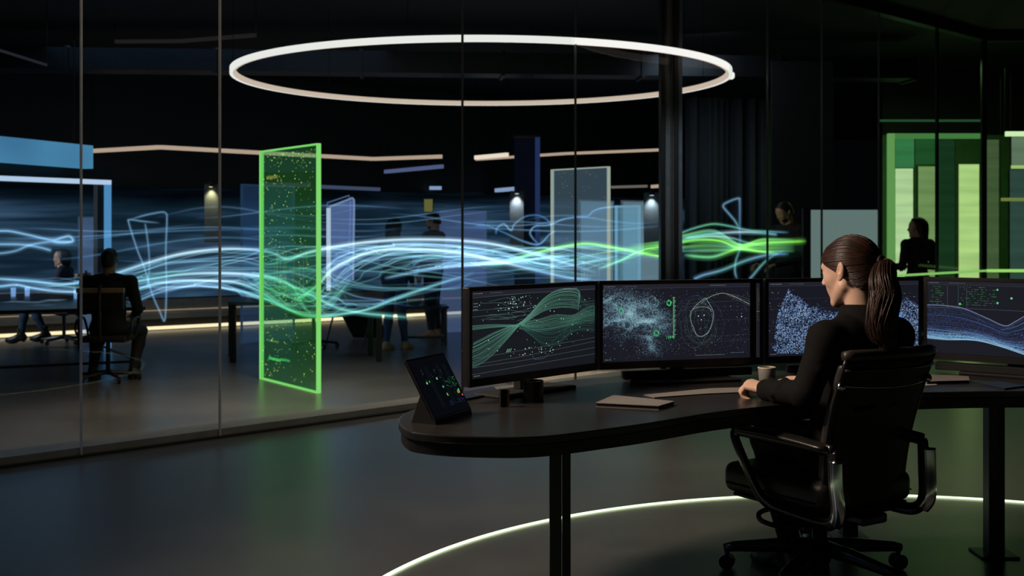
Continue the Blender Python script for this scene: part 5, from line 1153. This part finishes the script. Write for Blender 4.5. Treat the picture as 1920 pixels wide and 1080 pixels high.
# ------------------------------------------------------------------ ribbons of light
RM = tinted_light('light_trail', 1.)
BLU, WHT, TEA, GRN, DIM, LIM = lin(122, 170, 208), lin(186, 218, 236), lin(108, 184, 176), lin(110, 200, 140), lin(66, 112, 160), lin(124, 216, 76)
def ribbon(lab, pts, d, r, cols, s=.5, group=None, ends=.06, name='light_ribbon', dv=None):
    D = d if hasattr(d, '__len__') else [d]*len(pts)
    s *= .78 if group is None else .6; P = spline([at(x, y, q) for (x, y), q in zip(pts, D)], 7); n = len(P); c = []
    for i in range(n):
        u = i/(n-1); q = u*(len(cols)-1); j = min(int(q), len(cols)-2); a, b = Vector(cols[j]), Vector(cols[j+1]); k = a.lerp(b, q-j)*s
        if ends: k = k*min(1, u/ends+.02, (1-u)/ends+.02)
        c.append(tuple(k))
    o = P[n//2].copy(); mb = MB(); Q = [p-o for p in P]
    for k, (rr, g) in enumerate(((1.9, .1), (1.3, .16), (.75, .42), (.42, .8))): mb.tube(Q, r*rr*13/F, 8, cols=[tuple(v*g for v in q) for q in c], cap=False)
    ob = mb.build(name, RM, None, smooth=True, colors=True, loc=o)
    return tag(ob, lab, 'light ribbon', group)
key = {
 'a': [(-60,519),(0,523),(60,527),(110,533),(150,530),(180,520),(215,513),(280,492),(340,476),(413,467),(470,468),(510,474),(540,486),(575,474),(620,464),(680,455),(740,450),(800,449),(860,451),(920,457),(980,470),(1050,490),(1120,512)],
 'b': [(-60,541),(0,537),(30,534),(60,540),(100,545),(150,548),(200,549),(243,531),(300,520),(350,514),(413,512),(470,515),(520,524),(560,542),(600,562),(635,578),(680,587),(730,592),(780,596)],
 'c': [(150,552),(210,552),(250,544),(296,532),(350,526),(413,527),(450,531),(490,548),(530,574),(570,592),(610,593),(660,586),(700,577),(735,563),(780,547),(830,530),(890,512)],
 'd': [(215,574),(250,567),(296,549),(350,538),(413,538),(450,545),(490,557),(540,580),(590,592),(640,591)],
 'e': [(545,566),(575,550),(600,530),(620,508),(645,492),(690,474),(740,467),(800,468),(860,474),(900,482),(960,496),(1010,508),(1070,521),(1110,523)],
 'f': [(600,519),(625,490),(660,473),(700,464),(760,458),(820,459),(880,464),(940,474),(1000,492),(1050,500),(1100,492),(1160,480)],
 'g': [(720,522),(780,510),(840,501),(900,496),(960,492),(1010,484),(1060,478)],
 'h': [(820,500),(880,490),(940,494),(1000,482),(1060,466),(1100,460),(1140,461),(1180,468),(1240,482)],
 'i': [(1060,520),(1110,515),(1150,500),(1200,488),(1250,470),(1300,462)],
}
W_, B_, T_, G_ = WHT, BLU, TEA, GRN
ribbon('broad pale blue light ribbon, uppermost crest over the green panel', key['a'], 12.9, 3.6, [BLU, BLU, BLU, WHT, BLU, WHT, WHT, WHT, BLU], .55)
ribbon('blue light ribbon crossing the seated man and dipping through the green panel', key['b'], [13.2]*6+[12.9]*13, 3.6, [BLU, BLU, BLU, TEA, WHT, TEA, TEA, TEA], .5)
ribbon('teal light ribbon under the broad one, rising to the white panel', key['c'], 12.8, 3., [BLU, TEA, WHT, TEA, GRN, TEA, TEA, BLU], .42)
ribbon('lowest blue-green light ribbon left of the green panel', key['d'], 12.9, 2.4, [BLU, BLU, BLU, TEA, GRN, TEA], .36)
ribbon('white arching light ribbon springing from the green panel edge', key['e'], 12.4, 3.6, [TEA, GRN, WHT, WHT, WHT, WHT, BLU, BLU], .5)
ribbon('blue arching light ribbon inside the white arch', key['f'], 12.6, 2.4, [BLU, BLU, BLU, BLU, BLU, BLU, TEA], .42)
ribbon('pale light ribbon running flat towards the white panel', key['g'], 12.7, 2.6, [BLU, BLU, WHT, TEA, TEA], .36)
ribbon('bright green light ribbon cresting through the white panel', [(900,494),(940,494),(975,482),(1020,470),(1062,461),(1100,457),(1140,462),(1180,470),(1240,481),(1262,484)], 12.6, 3.6, [TEA, GRN, LIM, LIM, LIM, LIM, LIM], .6)
ribbon('yellow-green light ribbon rising to the dark column', [(1120,505),(1160,490),(1200,471),(1240,462),(1282,453),(1315,449),(1352,452),(1378,463),(1420,471),(1460,475)], 12.7, 3., [TEA, GRN, LIM, LIM, LIM, LIM, LIM, GRN], .5)
ribbon('green light ribbon swelling behind the woman\'s monitors', [(1282,478),(1332,482),(1366,472),(1387,465),(1412,459),(1435,456),(1470,454),(1512,452)], 12.7, 4., [GRN, GRN, LIM, LIM, LIM, LIM, LIM], .45)
ribbon('teal light ribbon, highest one right of the dark column', [(1262,444),(1282,435),(1308,426),(1338,420),(1368,424),(1405,432),(1440,434),(1480,436)], 12.6, 2., [TEA, TEA, GRN, TEA, TEA, DIM], .36)
ribbon('pale teal light ribbon running towards the man beside the board', [(1282,446),(1330,439),(1387,435),(1430,437),(1458,440)], 12.6, 3., [TEA, TEA, WHT, TEA, BLU], .36)
ribbon('thin pale light ribbon just under the pale teal one', [(1282,447),(1332,443),(1370,446),(1405,456),(1440,462)], 12.6, 2., [TEA, WHT, TEA, DIM], .3)
ribbon('blue light ribbon climbing from the monitors right of the column', [(1300,524),(1318,516),(1355,506),(1400,488),(1440,478),(1480,476)], 12.6, 3.2, [BLU, BLU, TEA, BLU, DIM], .34)
ribbon('short blue light ribbon climbing behind the woman', [(1405,524),(1412,516),(1430,495),(1447,481),(1470,470)], 12.6, 2.4, [BLU, TEA, DIM], .3)
ribbon('blue looping light ribbon standing upright right of the column', [(1382,524),(1378,508),(1380,488),(1387,465),(1387,428),(1387,380),(1384,372),(1362,380),(1356,386),(1360,393),(1378,414),(1386,430)], 13., 2.2, [BLU, TEA, DIM, BLU, BLU, BLU, TEA], .3)
ribbon('upper blue light ribbon at the far left edge', [(-40,434),(0,433),(22,434),(60,442),(97,450),(115,446),(130,443),(137,452),(120,455),(97,454)], 13.4, 3.2, [BLU]*5, .5)
ribbon('middle blue light ribbon at the far left edge', [(-40,459),(0,458),(45,459),(75,464),(97,470)], 13.4, 3.4, [BLU]*4, .42)
ribbon('lower blue light ribbon at the far left edge', [(-40,476),(0,475),(30,470),(58,459),(97,453),(137,453)], 13.4, 3., [BLU]*4, .36)
ribbon('blue light outline like a chair back above the seated man', [(243,412),(270,404),(300,398),(311,400),(313,412),(311,470),(312,540),(309,600),(300,585),(285,550),(270,500),(258,470),(242,420),(243,412),(268,415),(300,418)], 14.2, 2., [BLU]*6, .28)
ribbon('second blue light outline inside the chair-like one', [(272,418),(278,460),(280,500),(276,540)], 14.2, 2.2, [BLU]*3, .22)
ribbon('curling dim blue light ribbon left of the white panel', [(890,423),(915,424),(945,436),(980,452),(1010,458),(1030,440),(1042,433)], 13., 1.8, [DIM, DIM, BLU, DIM], .4)
ribbon('dim blue loop of light above the bright ribbons', [(930,440),(932,428),(945,420),(958,432),(965,420),(985,406),(1010,404),(1028,414),(1034,428)], 13.1, 1.8, [DIM, BLU, DIM, DIM], .4)
ribbon('dim blue light ribbon curling up behind the white panel', [(1010,458),(1000,448),(994,436),(1004,424),(1030,422),(1060,410),(1100,406),(1112,396),(1130,390),(1160,387)], 13.1, 1.8, [DIM, BLU, DIM, BLU], .4)
# fainter strands drifting between the named ones
rnd = random.Random(77); cnt = 0
def between(A, B, u, jx=3, jy=3):
    n = max(len(A), len(B)); out = []
    for i in range(n):
        f = i/(n-1); a = A[min(int(round(f*(len(A)-1))), len(A)-1)]; b = B[min(int(round(f*(len(B)-1))), len(B)-1)]
        out.append((a[0]+(b[0]-a[0])*u+rnd.uniform(-jx, jx), a[1]+(b[1]-a[1])*u+rnd.uniform(-jy, jy)))
    return out
for A, B, k in (('a', 'b', 7), ('b', 'c', 6), ('c', 'd', 4), ('e', 'f', 4), ('e', 'g', 7), ('c', 'e', 7), ('f', 'h', 6), ('g', 'h', 5), ('h', 'i', 4)):
    for i in range(k):
        u = (i+.5)/k+rnd.uniform(-.1, .1); pts = between(key[A], key[B], u); q = rnd.randint(0, len(pts)//4); pts = pts[q:len(pts)-rnd.randint(0, len(pts)//4)]
        c = [[BLU, BLU, BLU, DIM], [TEA, TEA, TEA, BLU], [BLU, WHT, BLU, BLU], [DIM, BLU, TEA, DIM]][rnd.randint(0, 3)] if A not in 'h' else [TEA, TEA, LIM, GRN]
        ribbon('thin faint blue-green light ribbon weaving among the broad ones', pts, rnd.uniform(12.3, 13.), rnd.uniform(.8, 1.9), c, rnd.uniform(.14, .34), 'thin light ribbons', .12)
for A, B, k in (('e', 'g', 7), ('a', 'f', 5), ('f', 'g', 6), ('g', 'h', 6), ('e', 'h', 6)):
    for i in range(k):
        u = (i+.5)/k+rnd.uniform(-.1, .1); pts = between(key[A], key[B], u, 2, 2); q = rnd.randint(0, 3); pts = pts[q:]
        ribbon('thin pale blue light ribbon in the fan between green panel and white panel', pts, rnd.uniform(12.3, 13.), rnd.uniform(.7, 1.6), [[BLU, BLU, WHT, BLU, BLU], [TEA, BLU, BLU, TEA], [BLU, WHT, TEA, BLU]][rnd.randint(0, 2)], rnd.uniform(.2, .4), 'pale fan of light ribbons', .12)
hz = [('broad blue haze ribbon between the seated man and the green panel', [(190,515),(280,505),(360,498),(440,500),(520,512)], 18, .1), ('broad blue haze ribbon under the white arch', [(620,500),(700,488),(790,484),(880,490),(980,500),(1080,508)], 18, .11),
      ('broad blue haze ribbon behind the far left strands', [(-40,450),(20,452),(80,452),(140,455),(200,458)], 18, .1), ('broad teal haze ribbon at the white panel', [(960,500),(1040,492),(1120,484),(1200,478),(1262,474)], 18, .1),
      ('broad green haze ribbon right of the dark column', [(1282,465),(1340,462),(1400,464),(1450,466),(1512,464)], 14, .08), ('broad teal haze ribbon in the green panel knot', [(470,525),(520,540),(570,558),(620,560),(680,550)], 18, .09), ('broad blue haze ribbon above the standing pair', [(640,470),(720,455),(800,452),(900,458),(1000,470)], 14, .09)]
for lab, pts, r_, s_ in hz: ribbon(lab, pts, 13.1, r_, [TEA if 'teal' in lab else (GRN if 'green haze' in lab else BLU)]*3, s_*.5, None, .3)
for i in range(26):                                     # long shallow drifts higher up and lower down
    x0 = rnd.uniform(-40, 980); y0 = rnd.choice((rnd.uniform(380, 450), rnd.uniform(470, 540))); l = rnd.uniform(200, 520); a = rnd.uniform(4, 18); ph = rnd.uniform(0, 6)
    pts = [(x0+l*t, y0+a*math.sin(ph+t*5)-12*t) for t in np.linspace(0, 1, 9)]
    ribbon('thin faint blue light ribbon drifting in the haze above and below', pts, rnd.uniform(13.2, 14.1), rnd.uniform(.8, 2.2), [DIM, BLU, DIM], rnd.uniform(.12, .3), 'drifting light ribbons', .2)
for i in range(18):                                     # green fan behind the column
    ph = rnd.uniform(-1, 1); pts = [(1130, 478+ph*18), (1180, 470+ph*12), (1240, 465+ph*14), (1290, 458+ph*22), (1340, 455+ph*26), (1388, 464+ph*7), (1430, 462+ph*16), (1490, 462+ph*15)]; q = rnd.randint(0, 3); pts = pts[q:]
    ribbon('thin green light ribbon in the sheaf pinched right of the dark column', pts, rnd.uniform(12.4, 12.9), rnd.uniform(.9, 2.4), [GRN, LIM, TEA, LIM, GRN][rnd.randint(0, 1):], rnd.uniform(.12, .3), 'green sheaf of light ribbons', .15)
for i in range(16):                                     # green web inside the green panel's reach
    pts = [(455+rnd.uniform(-20, 20), 505+rnd.uniform(0, 40)), (500, 520+rnd.uniform(-5, 40)), (545, 545+rnd.uniform(-12, 30)), (580, 560+rnd.uniform(-25, 30)), (615, 540+rnd.uniform(-40, 50)), (660, 520+rnd.uniform(-40, 60))]
    ribbon('thin teal light ribbon in the knot behind the green panel', pts, rnd.uniform(12.2, 12.9), rnd.uniform(.8, 2.2), [TEA, GRN, TEA, TEA], rnd.uniform(.12, .3), 'teal knot of light ribbons', .15)
# ================================================================== light
def area(name, loc, target, size, power, col, sy=None, spread=None):
    l = bpy.data.lights.new(name, 'AREA'); l.energy = power; l.color = col; l.size = size
    if sy: l.shape = 'RECTANGLE'; l.size_y = sy
    if spread: l.spread = spread
    o = bpy.data.objects.new(name, l); COL.objects.link(o); o.location = loc
    o.rotation_euler = (Vector(target)-Vector(loc)).to_track_quat('-Z', 'Y').to_euler(); return o
def spot(name, loc, target, power, col, ang=40, blend=.6, r=.05):
    l = bpy.data.lights.new(name, 'SPOT'); l.energy = power; l.color = col; l.spot_size = math.radians(ang); l.spot_blend = blend; l.shadow_soft_size = r
    o = bpy.data.objects.new(name, l); COL.objects.link(o); o.location = loc
    o.rotation_euler = (Vector(target)-Vector(loc)).to_track_quat('-Z', 'Y').to_euler(); return o
area('ceiling_softbox', (-2.3, 3.9, 3.1), (1.1, 4.0, .75), .6, 34, (1, .76, .58), spread=1.5)
for p, c, w in zip(WL, ((1, .9, .45), (.8, .88, 1), (.75, .9, 1)), (14, 22, 16)): spot('wall_lamp_beam', p+Vector((0, -.035, -.012)), p+Vector((0, .07, -.24)), w, c, 80, 1., .015)
area('blue_room_light', (-3.5, 13.5, 3.4), (-3.5, 13.5, 0), 4, 10, (.4, .65, 1), 3)
spot('warm_floor_spot', (-1.4, 9.9, 3.4), (-1.45, 10.2, 0), 480, (1, .72, .45), 90, 1., .3)
spot('warm_floor_spot', (-2.9, 8.6, 3.4), (-2.9, 8.6, 0), 230, (1, .74, .48), 70, 1., .3)
spot('warm_block_fill', (.45, 9.75, 3.3), (.72, 11.2, 0), 700, (1, .82, .62), 36, .8, .15)  # added fill brightening the pale block behind the glass
area('green_room_light', (5.6, 15.6, 3.3), (5.6, 15.6, 0), 1.6, 9, (.6, 1, .4), 1.2)
area('glass_wash', (-1.6, 4.6, 3.5), (-1.2, 8.0, 1.2), 1.5, 12, (1, .86, .7), .3)  # added fill washing the glass joints and plinth
spot('dim_spot', (1.5, 12.75, 2.1), (3.0, 13.5, 1.35), 24, (1, .82, .65), 34, .9, .25)  # added fill on the face of the man beside the grey board
area('curtain_wash', (2.2, 14.3, 3.4), (2.7, 15.6, 1.3), .8, 4, (.7, .85, 1))  # added fill to bring out the curtain folds
spot('column_spot', (.7, 7.6, 3.5), (1.38, 10.1, 1.6), 110, (.85, .93, 1), 22, .9, .1)  # added fill to lift the dark column's posts
area('left_blue_fill', (-5.5, 4., 2.6), (-2.6, 4.6, 0), 1.5, 8, (.45, .65, 1), spread=1.8)  # added blue fill tinting the near floor at left, no window there
area('seated_woman_fill', (-8.2, 13.2, 2.4), (-5.4, 15.0, .6), 1.2, 16, (.75, .85, 1), spread=1.2)  # added fill so the seated woman reads, no window there
area('aisle_fill', (.9, 6.3, 3.45), (.9, 6.5, 0), .8, 13, (1, .84, .64), spread=1.7)  # added warm fill for the floor beyond the desk
